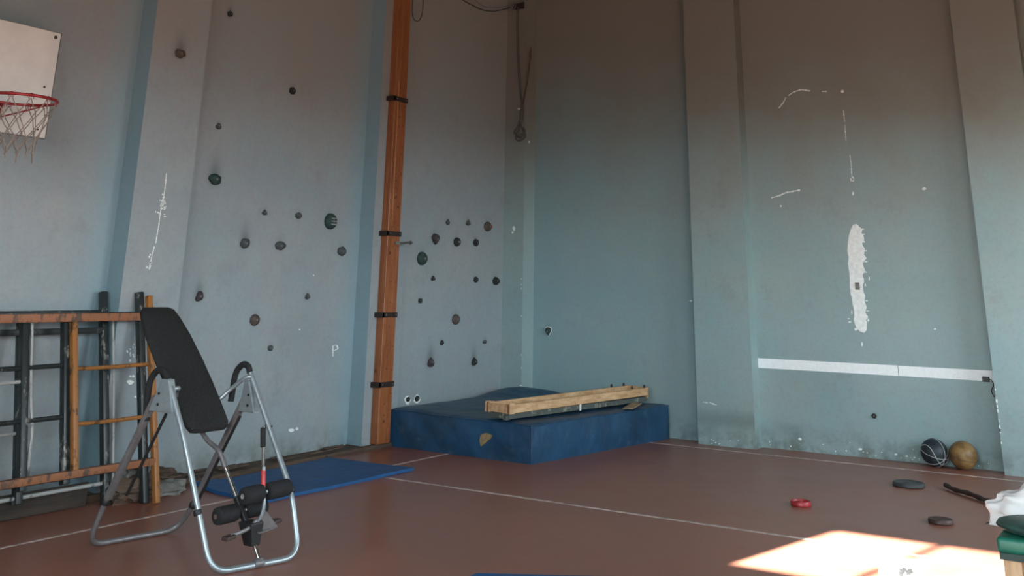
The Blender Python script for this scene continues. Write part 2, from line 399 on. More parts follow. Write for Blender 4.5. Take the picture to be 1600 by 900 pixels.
def bluer_at(co):
    """how far the bluer colour shows: on recess paint just before each left pilaster and beside the room corner"""
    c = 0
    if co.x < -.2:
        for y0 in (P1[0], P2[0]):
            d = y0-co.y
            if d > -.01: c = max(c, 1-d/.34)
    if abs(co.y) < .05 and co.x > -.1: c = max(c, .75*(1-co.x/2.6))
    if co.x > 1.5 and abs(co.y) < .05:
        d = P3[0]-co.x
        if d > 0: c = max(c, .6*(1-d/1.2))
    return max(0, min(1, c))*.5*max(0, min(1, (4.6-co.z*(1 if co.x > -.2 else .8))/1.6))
def grid_wall(bm, fn, a0, a1, z0, z1, step, lay):
    na, nz = max(1, round((a1-a0)/step)), max(1, round((z1-z0)/step)); vs = []
    for j in range(nz+1):
        row = []
        for i in range(na+1):
            v = bm.verts.new(fn(a0+(a1-a0)*i/na, z0+(z1-z0)*j/nz)); s = stain_at(v.co); v[lay] = (s, bluer_at(v.co) if step < .035 else 0, 0, 1); row.append(v)
        vs.append(row)
    for j in range(nz):
        for i in range(na): bm.faces.new((vs[j][i], vs[j][i+1], vs[j+1][i+1], vs[j+1][i]))
def wall_obj(name, segs, back, parent=None):
    """segs = list of (fn, a0, a1, step) front strips; back = list of boxes behind"""
    bm = newbm(); lay = bm.verts.layers.float_color.new('stain')
    for fn, a0, a1, st in segs:
        grid_wall(bm, fn, a0, a1, 0, 5.4, st, lay); grid_wall(bm, fn, a0, a1, 5.4, ZC, .8, lay)
    for b_ in back:
        for v in box(bm, *b_): v[lay] = (0, 0, 0, 1)
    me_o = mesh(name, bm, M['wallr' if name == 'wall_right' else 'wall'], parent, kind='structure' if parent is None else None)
    return me_o
eps = .004
wl_ = wall_obj('wall_left', [
    (lambda a, z: (XR, a, z), -8.5, P2[0]+.1, .03), (lambda a, z: (XR, a, z), YN, -8.5, .5), (lambda a, z: (XR2, a, z), P2[1]-.1, .05, .03)],
    [(-.8, XR-eps, YN-.2, P2[0]+.1, -.1, ZC+.1), (-.8, XR2-eps, P2[1]-.1, .3, -.1, ZC+.1)])
wr_ = wall_obj('wall_right', [(lambda a, z: (a, 0, z), -.4, 9.5, .03)], [(-.8, XS+.3, eps, .4, -.1, ZC+.1)])
def zero(bm):
    lay = bm.verts.layers.float_color['stain']
    for v in bm.verts: v[lay] = (0, 0, 0, 1)
def pilaster(parent, fn, a0, a1, body):
    bm = newbm(); lay = bm.verts.layers.float_color.new('stain')
    grid_wall(bm, fn, a0, a1, 0, 5.4, .04, lay)
    x0, x1, y0, y1 = body
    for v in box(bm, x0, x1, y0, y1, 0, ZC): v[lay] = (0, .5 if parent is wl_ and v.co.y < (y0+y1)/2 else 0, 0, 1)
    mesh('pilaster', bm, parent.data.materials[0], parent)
for a, b in (P1, P2):
    pilaster(wl_, lambda s, z: (XP, s, z), a, b, (-.5, XP-.001, a, b))
for y in (-11.3, -8.5):
    bm = newbm(); bm.verts.layers.float_color.new('stain'); box(bm, -.5, XP, y-.28, y+.28, 0, ZC); zero(bm); mesh('pilaster', bm, M['wall'], wl_)
for a, b in (P3, P4):
    pilaster(wr_, lambda s, z: (s, -.2, z), a, b, (a, b, -.199, .1))
bm = newbm(); bm.verts.layers.float_color.new('stain'); box(bm, 7.9, 8.5, -.2, .1, 0, ZC); zero(bm); mesh('pilaster', bm, M['wallr'], wr_)
bm = newbm(); bm.verts.layers.float_color.new('stain'); prism(bm, [(-.5, -.2), (-.03, -.2), (0, .0), (0, .1), (-.5, .1)], 0, ZC); zero(bm); mesh('pilaster', bm, M['wallr'], wr_)

def wall_with_windows(name, axis, pos, thick, a0, a1, wins):
    """wall slab in the plane axis=pos with rectangular openings, made of boxes round the openings"""
    bm = newbm(); bm.verts.layers.float_color.new('stain')
    as_ = sorted({a0, a1, *[w_[0] for w_ in wins], *[w_[1] for w_ in wins]}); zs = sorted({-.1, ZC+.1, *[w_[2] for w_ in wins], *[w_[3] for w_ in wins]})
    for i in range(len(as_)-1):
        for j in range(len(zs)-1):
            ca, cz = (as_[i]+as_[i+1])/2, (zs[j]+zs[j+1])/2
            if any(w_[0] < ca < w_[1] and w_[2] < cz < w_[3] for w_ in wins): continue
            lo, hi = min(pos, pos+thick), max(pos, pos+thick)
            if axis == 'y': box(bm, as_[i], as_[i+1], lo, hi, zs[j], zs[j+1])
            else: box(bm, lo, hi, as_[i], as_[i+1], zs[j], zs[j+1])
    zero(bm)
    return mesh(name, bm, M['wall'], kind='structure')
wall_with_windows('wall_near', 'y', YN, -.25, -.8, XS+.25, ADDED_NEARW+[SUNW])
wall_with_windows('wall_side', 'x', XS, .25, YN, .3, ADDED_SIDEW)
bm = newbm(); box(bm, -.8, XS+.3, YN-.3, .4, ZC, ZC+.2); mesh('ceiling', bm, M['ceil'], kind='structure')
M['frame'] = simple('window_frame_paint', (.5, .5, .47), .5)
nwin = 0
def window(axis, pos, w_, gap=None, bars=1):
    global nwin; nwin += 1
    a0, a1, z0, z1 = w_
    def bx_(bm, u0, u1, v0, v1, d=.04):
        if axis == 'y': box(bm, u0, u1, pos-.08-d/2, pos-.08+d/2, v0, v1)
        else: box(bm, pos+.08-d/2, pos+.08+d/2, u0, u1, v0, v1)
    bm = newbm(); f = .035
    bx_(bm, a0, a1, z0, z0+f*.3); bx_(bm, a0, a1, z1-f*.3, z1); bx_(bm, a0, a0+f*.3, z0, z1); bx_(bm, a1-f*.3, a1, z0, z1)
    for i in range(1, bars+1):
        c = a0+(a1-a0)*i/(bars+1)
        if gap: bx_(bm, c-.028, c+.028, z0, gap[0]); bx_(bm, c-.028, c+.028, gap[1], z1)
        else: bx_(bm, c-.028, c+.028, z0, z1)
    o = mesh('window_%d' % nwin, bm, M['frame'], kind='structure')
    if axis == 'y': portal(((a0+a1)/2, pos-.26, (z0+z1)/2), (radians(90), 0, 0), a1-a0, z1-z0)
    else: portal((pos+.26, (a0+a1)/2, (z0+z1)/2), (0, radians(90), 0), z1-z0, a1-a0)
for w_ in ADDED_NEARW: window('y', YN, w_)
for w_ in ADDED_SIDEW: window('x', XS, w_)
hz_ = SUNW[3]-SUNW[2]
window('y', YN, SUNW, gap=(SUNW[2]+hz_*.34, SUNW[2]+hz_*.60))

bm = newbm(); box(bm, -.8, XS+.3, YN-.3, .4, -.12, 0); fl = mesh('floor', bm, M['floor'], kind='structure')
for x0, x1, y0, y1 in ((.485, .515, -11.5, -.5), (.5, 9, -3.682, -3.645), (1.0, 9, -.46, -.425)):
    bm = newbm(); box(bm, x0, x1, y0, y1, 0, .0012); mesh('court_line', bm, M['line'], fl)
# splintered wooden plinth at the foot of the left wall
bm = newbm(); y = -9.2
while y < -2.25:
    L_n = random.uniform(.7, 1.2); y1 = min(y+L_n, -2.24); h = .034+random.random()*.014
    hexa(bm, [(XR, y+.004, 0), (-.185+random.uniform(-.012, .006), y+.004, 0), (-.185+random.uniform(-.012, .006), y1, 0), (XR, y1, 0),
              (XR, y+.004, h), (-.20, y+.004, h-.004), (-.20, y1, h-.004), (XR, y1, h)])
    y = y1
    if y > -2.25: break
for i in range(46):
    yy = random.uniform(-8, -2.9); xx = random.uniform(-.40, -.22); l = random.uniform(.04, .3)
    beam(bm, (xx, yy, .05), (xx+random.uniform(-.02, .02), yy+l, .05+random.uniform(0, .012)), random.uniform(.008, .03), .01)
mesh('trim_1', bm, M['trim'], kind='structure')

# bare plaster, chipped paint: raised flakes on the walls
def flake(bm, k, pts, th=.002, Y=None, X=None):
    """ragged patch from photo outline laid on its wall"""
    P = []
    for px, py in pts:
        P.append(on_y(px, py, Y) if Y is not None else on_x(px, py, X) if X is not None else on_wall(k, px, py))
    nrm = Vector((0, -1, 0)) if (Y is not None or k == 'r') else Vector((1, 0, 0))
    a = [bm.verts.new(p) for p in P]; b = [bm.verts.new(p+nrm*th) for p in P]; n_ = len(P)
    bm.faces.new(b)
    for i in range(n_): bm.faces.new((a[i], a[(i+1) % n_], b[(i+1) % n_], b[i]))
def blob(px, py, rx, ry, n_=7, rag=.45):
    return [(px+rx*(1-rag*random.random())*cos(2*pi*i/n_), py+ry*(1-rag*random.random())*sin(2*pi*i/n_)) for i in range(n_)]
def stroke(bm, k, pts, wpx=1.6, skip=.0, **kw):
    for (x0, y0), (x1, y1) in zip(pts, pts[1:]):
        n_ = max(1, int(math.hypot(x1-x0, y1-y0)/4))
        for i in range(n_):
            if random.random() < skip: continue
            t = (i+.5)/n_; L_ = math.hypot(x1-x0, y1-y0)/n_*.62; an = math.atan2(y1-y0, x1-x0)
            cx, cy = x0+(x1-x0)*t, y0+(y1-y0)*t; ww = wpx*random.uniform(.35, 1.)*.5; o = []
            for j in range(6):
                th = 2*pi*j/6; u, v = L_*cos(th), ww*sin(th); o.append((cx+u*cos(an)-v*sin(an), cy+u*sin(an)+v*cos(an)))
            flake(bm, k, o, **kw)
bm = newbm()
left = [(1333, 351), (1330, 357), (1327, 366), (1325, 378), (1324, 392), (1326, 402), (1325, 412), (1327, 425), (1328, 438), (1328, 450), (1329, 458), (1331, 466), (1332, 474), (1334, 482), (1335, 492), (1334, 500), (1336, 507), (1339, 513), (1344, 518), (1350, 520)]
right = [(1354, 516), (1354, 508), (1353, 500), (1356, 494), (1352, 488), (1354, 480), (1351, 472), (1352, 462), (1349, 454), (1348, 446), (1350, 436), (1348, 428), (1352, 424), (1349, 416), (1350, 408), (1354, 404), (1350, 398), (1351, 388), (1347, 380), (1350, 372), (1346, 364), (1345, 356), (1341, 352), (1338, 350)]
poly = []
for a, b in zip((left+right), (left+right)[1:]+left[:1]):
    poly.append(a)
    if b in right: poly.append(((a[0]+b[0])/2+random.uniform(-1.2, 1.8), (a[1]+b[1])/2))
flake(bm, 'r', poly, .003)
for q in ((1349, 366, 3, 1.2), (1350, 378, 3, 1.5), (1353, 425, 3, 1.2), (1352, 445, 1.5, 3), (1358, 436, 1.2, 5), (1331, 488, 1, 5), (1328, 503, 3, 1.5), (1337, 514, 3, 3), (1347, 538, 2.5, 5), (1357, 500, 2, 4), (1352, 392, 4, 1), (1353, 409, 4.5, 1), (1354, 470, 3, 1.2), (1356, 486, 4, 1.2), (1348, 358, 3, 1.2), (1326, 498, 2.5, 1.2)):
    flake(bm, 'r', blob(*q), .002)
mesh('plaster_patch', bm, M['plaster'], wr_)
bm = newbm(); p = on_y(1340, 447, 0)
box(bm, p.x-.022, p.x+.022, -.009, 0, p.z-.035, p.z+.035); box(bm, p.x-.006, p.x+.012, -.014, 0, p.z-.02, p.z+.02)
mesh('wall_socket', bm, M['metalgrey'], wr_)
bm = newbm()
stroke(bm, 'r', [(1217, 169), (1224, 160), (1228, 152), (1240, 144), (1252, 140), (1270, 143)], 3, .12)
stroke(bm, 'r', [(1284, 143), (1296, 143)], 2.5, .3); flake(bm, 'r', blob(1316, 143, 3, 3))
stroke(bm, 'r', [(1317, 128), (1317, 138)], 1.4, .3)
stroke(bm, 'r', [(1318, 172), (1320, 195), (1322, 220)], 1.8, .1); stroke(bm, 'r', [(1328, 242), (1330, 258), (1331, 276)], 2, .05)
stroke(bm, 'r', [(1329, 278), (1330, 283), (1334, 283), (1334, 278), (1331, 276)], 2.4); flake(bm, 'r', blob(1333, 302, 2, 4)); flake(bm, 'r', blob(1444, 295, 4, 3))
stroke(bm, 'r', [(1205, 309), (1217, 306), (1228, 301), (1250, 297)], 4.2)
for q in ((1220, 322, 2, 2), (1461, 514, 2, 2), (1079, 470, 3, 1.5)): flake(bm, 'r', blob(*q))
for _ in range(22):
    x = random.uniform(1190, 1560); flake(bm, 'r', blob(x, 696+(x-1185)*.102-min(26, random.expovariate(.15)+2), random.uniform(.5, 1.5), random.uniform(.5, 1.6)))
for q in ((1344, 702, 4, 2.5), (1400, 710, 4, 2), (1417, 713, 3, 2), (1250, 686, 3, 3)): flake(bm, 'r', blob(*q))
stroke(bm, 'r', [(1094, 627), (1106, 630)], 1.6, .2, Y=-.2); stroke(bm, 'r', [(1108, 629), (1120, 633)], 2.4, 0, Y=-.2)
for _ in range(8):
    x = random.uniform(1098, 1165); flake(bm, 'r', blob(x, random.uniform(686, 694), 1.2, .8), Y=-.2)
for _ in range(22):
    y_ = random.uniform(.0, .9); flake(bm, 'r', blob(1549+y_*22, 600+y_*135, random.uniform(.5, 1.2), random.uniform(1, 3)), Y=-.2) if False else None
for _ in range(12):
    z_ = random.uniform(.1, .75); xx = P4[0]-.002; c = Vector((xx, -.2, z_)); r_ = random.uniform(.004, .01)
    obox(bm, (P4[0]+.004, -.2, z_), (1, 0, 0), (0, 1, 0), (0, 0, 1), r_*1.4, .004, r_*3)
mesh('paint_chips', bm, M['plaster'], wr_, stuff=True)
bm = newbm()
stroke(bm, 'x', [(260, 271), (258, 292), (255, 312)], 3.2, 0, X=XP); stroke(bm, 'x', [(252, 320), (248, 352), (243, 380)], 2.6, .1, X=XP); stroke(bm, 'x', [(241, 385), (236, 405), (233, 421)], 3, .15, X=XP)
for _ in range(26): flake(bm, 'x', blob(random.gauss(252, 4), random.gauss(321, 8), random.uniform(.8, 2.6), random.uniform(.8, 3)), X=XP)
for _ in range(7): flake(bm, 'x', blob(random.gauss(234, 2), random.gauss(412, 6), 1.8, 2.4), X=XP)
for _ in range(14): flake(bm, 'x', blob(random.gauss(207, 5), random.gauss(546, 10), random.uniform(.8, 2), random.uniform(1, 3)), X=XP)
flake(bm, 'x', blob(203, 597, 7, 5), X=XP)
for q in ((208, 588, 3, 3), (211, 620, 2, 2), (203, 588, 2, 2)): flake(bm, 'x', blob(*q), X=XP)
stroke(bm, 'x', [(520, 557), (520, 540), (526, 539), (528, 545), (522, 548)], 3, 0, X=XR)
flake(bm, 'x', blob(455, 672, 5, 3.5), X=XR); flake(bm, 'x', blob(464, 670, 3, 3), X=XR)
for _ in range(13): flake(bm, 'x', blob(random.gauss(566, 1.2), random.uniform(640, 690), 1.1, 2.4), X=XR)
for q in ((490, 430, 1.5, 1.5), (468, 515, 1.5, 1.5), (640, 500, 1.5, 1.5)): flake(bm, 'x', blob(*q), X=XR)
flake(bm, 'x', blob(637, 625, 6.2, 8, 9, .4), X=XR2); flake(bm, 'x', blob(651, 624, 6, 8.5, 9, .4), X=XR2)
mesh('paint_chips', bm, M['plaster'], wl_, stuff=True)
bm = newbm()
for q in ((803, 357, 3, 5), (801, 363, 2, 2), (811, 170, 3, 1.5), (827, 222, 1.5, 3), (814, 602, 2.5, 1.5)): flake(bm, 'r', blob(*q), Y=-.2)
for _ in range(6): flake(bm, 'r', blob(815.5+random.uniform(-1, 1), random.uniform(400, 590), .7, random.uniform(1, 3)), Y=-.2)
mesh('paint_chips', bm, M['plaster'], wr_, stuff=True)

# ------------------------------------------------------------------ white stripe on the right wall
st = thing('wall_stripe', 'long white paper stripe stuck across the lower right wall', 'stripe', (3.86, -.002, .757))
for a, b in ((1183, 1403), (1403.6, 1552)):
    pa, pb = on_y(a, 559 if a < 1200 else 572, 0), on_y(b, 580, 0); bm = newbm()
    box(bm, pa.x, pb.x, -.004, 0, .757, .852 if a < 1200 else .850); mesh('strip', bm, M['tape'], st)
hk = thing('wall_hook', 'black hook with a thin cable at the right end of the white wall stripe', 'hook', (4.93, -.01, .70))
p = on_y(1541, 592, 0); bm = newbm(); box(bm, p.x-.03, p.x+.03, -.035, 0, p.z-.025, p.z+.02); bevel(bm, .006); mesh('bracket', bm, M['black'], hk)
bm = newbm(); tube(bm, spline([(p.x+.02, -.03, p.z+.01), (p.x+.055, -.03, p.z-.02), (p.x+.07, -.02, p.z-.09), (p.x+.055, -.015, p.z-.15), (p.x+.035, -.015, p.z-.10), (p.x+.06, -.02, p.z-.05)]), .004, 6); mesh('cable', bm, M['cable'], hk, True)

# ------------------------------------------------------------------ climbing holds
def hold(spec):
    k, px, py, wp, hp, shape, mi, label = spec
    c = on_wall(k, px, py); q = on_wall(k, px+wp/2, py); rw = (q-c).length; rh = abs((on_wall(k, px, py-hp/2)-c).z)
    nrm = Vector((0, -1, 0)) if k == 'r' else Vector((1, 0, 0)); sd_ = Vector((1, 0, 0)) if k == 'r' else Vector((0, 1, 0))
    dep = min(rw, rh)*.75
    rnd = random.Random(px*31+py); N = 14
    outl = []
    for i in range(N):
        t = 2*pi*i/N; u, v = cos(t), sin(t)
        if shape == 'tri_down': s = .62+.42*v; u *= s*1.15
        elif shape == 'tri_up': s = .62-.42*v; u *= s*1.15
        elif shape == 'drop': s = .72-.34*v; u *= s*1.2
        elif shape == 'wedge': u = u*.9 if v < 0 else u*.7+.18
        elif shape == 'square': m_ = max(abs(u), abs(v)); u, v = u/m_*.85, v/m_*.9
        if shape not in ('oval', 'square'): j = 1+rnd.uniform(-.13, .1); u *= j; v *= j
        outl.append((u*rw, v*rh))
    def build(bm, outl, levels, off=Vector((0, 0, 0))):
        rings = []
        for sc_, d in levels:
            jx = 1 if sc_ > .9 else 1+rnd.uniform(-.08, .08)
            rings.append([bm.verts.new(c+off+sd_*(u*sc_*jx)+Vector((0, 0, v*sc_))+nrm*d) for u, v in outl])
        for a, b in zip(rings, rings[1:]):
            for i in range(len(a)): bm.faces.new((a[i], a[(i+1) % len(a)], b[(i+1) % len(a)], b[i]))
        bm.faces.new(rings[-1])
        bm.faces.new(rings[0][::-1])
    root = thing('climbing_hold', label, 'climbing hold', tuple(c), 'climbing holds bolted to the walls')
    if px == 1366: root['category'] = 'wall plug'; root.name = 'wall_plug'; del root['group']
    bm = newbm()
    build(bm, outl, [(1, 0), (1.02, dep*.25), (.93, dep*.6), (.72, dep*.9), (.35, dep*1.0)])
    mesh('body', bm, holdmats[mi], root, True)
    bm = newbm(); rb = min(rw, rh)*.22
    lathe(bm, [(rb, dep*.9), (rb, dep*1.12), (rb*.6, dep*1.18)], c, nrm, 10)
    mesh('bolt', bm, M['metalgrey'] if px != 713 else M['holdpale'], root, True)
    if px == 515:
        for dz in (.36, .0, -.36):
            bm = newbm(); obox(bm, c+Vector((0, rw*.1, dz*rh))+nrm*dep*.88, sd_, nrm, (0, 0, 1), rw*1.0, dep*.3, rh*.13); mesh('stripe', bm, M['holdpale'], root)
    if px == 761:
        bm = newbm(); lathe(bm, [(rw*.4, dep*.6), (rw*.3, dep*1.05)], c+Vector((0, rw*.45, 0)), nrm, 10); mesh('red_spot', bm, M['holdred'], root)
    if px == 857:
        bm = newbm(); build(bm, [(u*1.28, v*1.22) for u, v in outl], [(1, 0), (1, .003)]); mesh('pale_rim', bm, M['plaster'], root)
for h in HOLDS: hold(h)

# ------------------------------------------------------------------ orange post with straps
XF = -.15
pr = thing('wooden_post', 'tall orange varnished wooden post strapped to the left wall', 'post', (-.19, -2.49, .045))
ya, yb = -2.615, -2.42
bm = newbm(); box(bm, XP+.001, XF, ya, yb, .046, 6.4); bevel(bm, .004, 1); mesh('plank', bm, M['post'], pr)
bm = newbm(); box(bm, XF, XF+.004, ya+.05, ya+.0535, 2.1, 3.6); mesh('highlight_strip', bm, M['beamwood'], pr)  # pale strip that paints a thin highlight on the post front
for px, py in ((623, 155), (612, 365), (605, 492), (599, 601)):
    z = on_x(px, py, XF).z; bm = newbm()
    box(bm, XF+.001, XF+.012, ya-.03, yb+.008, z-.024, z+.024); box(bm, XP, XF+.012, ya-.038, ya-.006, z-.024, z+.024)
    so_ = mesh('strap', bm, M['strap'], pr)
    for yy in (ya+.02, yb-.02):
        bm = newbm(); lathe(bm, [(.008, 0), (.008, .006), (.004, .009)], (XF+.012, yy, z), (1, 0, 0), 8); mesh('rivet', bm, M['metalgrey'], so_)
bm = newbm(); z = on_x(622, 380, XF).z
beam(bm, (XF+.005, -2.50, z), (XF+.02, -2.42, z), .03, .012, (1, 0, 0)); tube(bm, [(XF+.02, -2.44, z), (XF+.03, -2.28, z+.015)], .011, 8); lathe(bm, [(.017, 0), (.02, .012), (.012, .035)], (XF+.03, -2.29, z+.012), (0, 1, 0), 10)
mesh('hook', bm, M['metalgrey'], pr, True)
bm = newbm()
for i in range(40):
    z = .3+i*.105
    for yy in (ya+.085, yb-.035):
        if random.random() < .55: lathe(bm, [(.006, -.001), (.005, .0015)], (XF, yy+random.uniform(-.006, .006), z+random.uniform(-.03, .03)), (1, 0, 0), 8)
mesh('nail_holes', bm, M['strap'], pr, stuff=True)

# cables and ropes in the corner
bm = newbm(); tube(bm, spline([(XF+.02, -2.44, 5.6), (XF+.02, -2.43, 4.6), (-.14, -2.40, 4.36), (-.14, -2.313, 4.317), (-.16, -2.22, 4.40), (-.2, -2.15, 4.62), (-.3, -2.12, 5.6)]), .005, 6)
tag(mesh('hanging_cable', bm, M['cable'], None, True), 'thin dark cable hanging in a loop beside the top of the orange post', 'cable')
bm = newbm(); tube(bm, spline([(-.31, -2.1, 5.3), (-.3, -1.55, 4.93), (-.3, -1.0, 4.84), (-.3, -.6, 4.87), (-.25, -.26, 4.995)]), .006, 6)
tag(mesh('sagging_cable', bm, M['cable'], None, True), 'dark cable sagging from the wall to the metal bracket in the top corner', 'cable')
bm = newbm(); tube(bm, spline([(-.31, -2.1, 5.4), (-.3, -1.0, 4.93), (-.3, -.6, 4.92), (-.25, -.26, 5.02)]), .003, 6)
tag(mesh('thin_cable', bm, M['metalgrey'], None, True), 'thinner grey cable just above the dark sagging one in the top corner', 'cable')
rb = thing('wall_bracket', 'small rusty metal bracket at the very top of the corner pilaster', 'bracket', (-.15, -.22, 5.0))
bm = newbm(); box(bm, -.22, -.06, -.222, -.2, 4.97, 5.06); mesh('plate', bm, M['strap'], rb)
bm = newbm(); tube(bm, [(-.26, -.235, 5.04), (-.05, -.235, 5.06)], .008, 8); tube(bm, spline([(-.20, -.235, 5.03), (-.23, -.24, 4.98), (-.20, -.24, 4.96), (-.17, -.24, 5.02)]), .006, 8); mesh('clip', bm, M['metalgrey'], rb, True)
rope = thing('rope', 'knotted grey rope bundle hanging from the bracket in the room corner', 'rope', (-.07, -.23, 3.3))
yr = -.225
for dx in (0, .022):
    bm = newbm(); tube(bm, spline([(-.16+dx, yr, 5.0), (-.155+dx, yr, 4.6), (-.13+dx, yr, 4.2), (-.10+dx*.8, yr, 3.9), (-.066+dx*.4, yr, 3.70)]), .006, 6); mesh('strand', bm, M['rope'], rope, True)
bm = newbm(); tube(bm, spline([(.061, yr, 4.44), (.050, yr, 4.30), (.02, yr, 4.05), (-.02, yr, 3.85), (-.055, yr, 3.69)]), [.004]+[.012]*24, 8); mesh('loose_end', bm, M['ropered'], rope, True)
bm = newbm(); lathe(bm, [(.008, -.05), (.02, -.02), (.018, .02), (.006, .06)], (.052, yr, 4.33), (0, 0, 1), 8); mesh('knot', bm, M['ropered'], rope, True)
bm = newbm()
tube(bm, [(-.058, yr, 3.71), (-.064, yr, 3.6), (-.068, yr, 3.50)], [.016, .024, .02], 10)
for k in range(6): 
    bm2z = 3.70-k*.03; lathe(bm, [(.02, -.008), (.026, 0), (.02, .008)], (-.06-k*.0015, yr, bm2z), (0, 0, 1), 10)
mesh('wrapped_knot', bm, M['rope'], rope, True)
for k, (w_, h_) in enumerate(((.075, .26), (.055, .22), (.085, .19))):
    bm = newbm(); c = Vector((-.075, yr-.012*k, 3.52)); sgn = (-1, 1, .4)[k]
    tube(bm, spline([c, c+Vector((-w_*.4, 0, -h_*.45)), c+Vector((-w_, 0, -h_*.82)), c+Vector((-w_*.2+.01*sgn, 0, -h_)), c+Vector((w_, 0, -h_*.8)), c+Vector((w_*.35, 0, -h_*.4)), c]), .009, 8); mesh('loop', bm, M['rope'], rope, True)

# ------------------------------------------------------------------ basketball hoop
BX, YC, HZ = 0.0, -7.015, 2.625
hp_ = thing('basketball_hoop', 'white basketball backboard with red rim and net on the left wall', 'basketball hoop', (BX, YC, 2.3))
bm = newbm(); box(bm, BX-.02, BX, YC-.42, YC+.42, 2.447, 3.201); bevel(bm, .003, 1); mesh('backboard', bm, M['board'], hp_)
bm = newbm()
for yy in (YC-.425, YC+.42): box(bm, BX-.022, BX-.001, yy, yy+.006, 2.444, 3.204)
box(bm, BX-.022, BX-.001, YC-.42, YC+.42, 2.441, 2.447); mesh('edge_band', bm, M['boardedge'], hp_)
for yy in (-.38, .38):
    for zz, r_ in ((3.165, .013), (2.80, .008), (2.50, .006)):
        bm = newbm(); lathe(bm, [(r_, -.001), (r_, .006), (r_*.6, .010)], (BX, YC+yy*(1 if zz > 3 else .93), zz), (1, 0, 0), 10); mesh('bolt', bm, M['bolt'], hp_, True)
bm = newbm()
for yy in (-.2, .2):
    for zz in (2.62, 3.0): bm = newbm(); box(bm, XR, BX-.02, YC+yy-.02, YC+yy+.02, zz, zz+.04); mesh('wall_mount', bm, M['metalgrey'], hp_)
RR = .225; RC = Vector((BX+.10+RR, YC, HZ))
ring = [(RC.x+RR*cos(2*pi*i/40), RC.y+RR*sin(2*pi*i/40), HZ) for i in range(40)]
bm = newbm(); tube(bm, ring, .010, 10, True); rim = mesh('rim', bm, M['rim'], hp_, True)
bm = newbm(); box(bm, BX, BX+.012, YC-.07, YC+.07, HZ-.11, HZ+.02); box(bm, BX, BX+.12, YC-.05, YC+.05, HZ-.008, HZ+.008)
for s in (-1, 1): tube(bm, [(BX+.01, YC+s*.02, HZ-.10), (RC.x-.02, YC+s*RR*.97, HZ)], .005, 8)
mesh('rim_bracket', bm, M['rim'], hp_)
NL = 12
for i in range(NL):
    bm = newbm(); a = 2*pi*(i+.5)/NL; c = RC+Vector((RR*cos(a), RR*sin(a), 0)); tn = Vector((-sin(a), cos(a), 0))
    tube(bm, [c+tn*.014+Vector((0, 0, -.022)), c+tn*.014+Vector((0, 0, .006)), c+Vector((0, 0, .013)), c-tn*.014+Vector((0, 0, .006)), c-tn*.014+Vector((0, 0, -.022))], .0028, 6); mesh('net_loop', bm, M['rim'], rim, True)

bm = newbm(); rows = [(RR*.98, -.015), (RR*.86, -.10), (RR*.70, -.19), (RR*.60, -.26), (RR*.56, -.33)]
def npt(row, h): a = 2*pi*h/(2*NL); r_, z_ = rows[row]; return RC+Vector((r_*cos(a), r_*sin(a), z_+random.uniform(-.008, .008)))
grid_ = [[npt(r_, (2*i+(1 if r_ % 2 == 0 else 0))) for i in range(NL)] for r_ in range(5)]
for r_ in range(4):
    for i in range(NL):
        a = grid_[r_][i]
        js = (i, (i+1) % NL) if r_ % 2 == 0 else (i, (i-1) % NL)
        for j in js:
            b = grid_[r_+1][j]; m_ = (a+b)/2+Vector((0, 0, -.006)); tube(bm, [a, m_, b], .0036, 5)
for i in range(NL):
    p = grid_[4][i]
    if i % 2 == 0: tube(bm, [p, p+Vector((random.uniform(-.01, .01), random.uniform(-.01, .01), -.07))], [.006, .004], 5); 
    lathe(bm, [(.008, -.012), (.010, 0), (.006, .01)], p, (0, 0, 1), 6)
mesh('net', bm, M['net'], hp_, True)

# ------------------------------------------------------------------ leaning climbing frames
def leaning(name, label, x0, lean, posts, rails, rmat, pmat, top, group, rp=.02, rr_=.015, ytop=None, feet=0.0, yr0=-7.6, yr1=-5.45, square=True):
    X = lambda z: x0-lean*z
    root = thing(name, label, 'climbing frame', (x0, (yr0+yr1)/2, 0), group)
    for (y, z0, z1) in posts:
        bm = newbm()
        if square: beam(bm, (X(z0), y, z0), (X(z1), y, z1), rp*2, rp*2, (0, 1, 0)); bevel(bm, rp*.35, 2)
        else: tube(bm, [(X(z0), y, z0), (X((z0+z1)/2), y, (z0+z1)/2), (X(z1), y, z1)], rp, 10)
        mesh('post', bm, pmat, root, True)
    for (ya_, yb_, z, r_, m_) in rails:
        bm = newbm()
        if r_ > .02: beam(bm, (X(z), ya_, z), (X(z), yb_, z), r_*2, r_*2, (1, 0, 0)); bevel(bm, r_*.3, 2)
        else: tube(bm, spline([(X(z), ya_, z), (X(z), (ya_*.6+yb_*.4), z-.004), (X(z), yb_, z)]), r_, 8)
        mesh('rung', bm, m_, root, True)
    return root
leaning('climbing_ladder', 'orange painted climbing frame leaning in front of the dark ones by the left wall', .19, .25,
        [(-5.44, 0, 1.40), (-6.09, .25, 1.25), (-6.75, .25, 1.25), (-7.45, 0, 1.40)],
        [(-7.45, -5.46, 1.25, .028, M['rust']), (-6.09, -5.455, .915, .014, M['orange']), (-6.09, -5.455, .565, .014, M['orange']),
         (-7.45, -6.75, .915, .014, M['orange']), (-7.45, -6.75, .565, .014, M['orange']), (-7.45, -5.45, .268, .024, M['rust'])],
        M['rust'], M['orange'], 1.4, 'climbing frames leaning against the left wall', rp=.021)
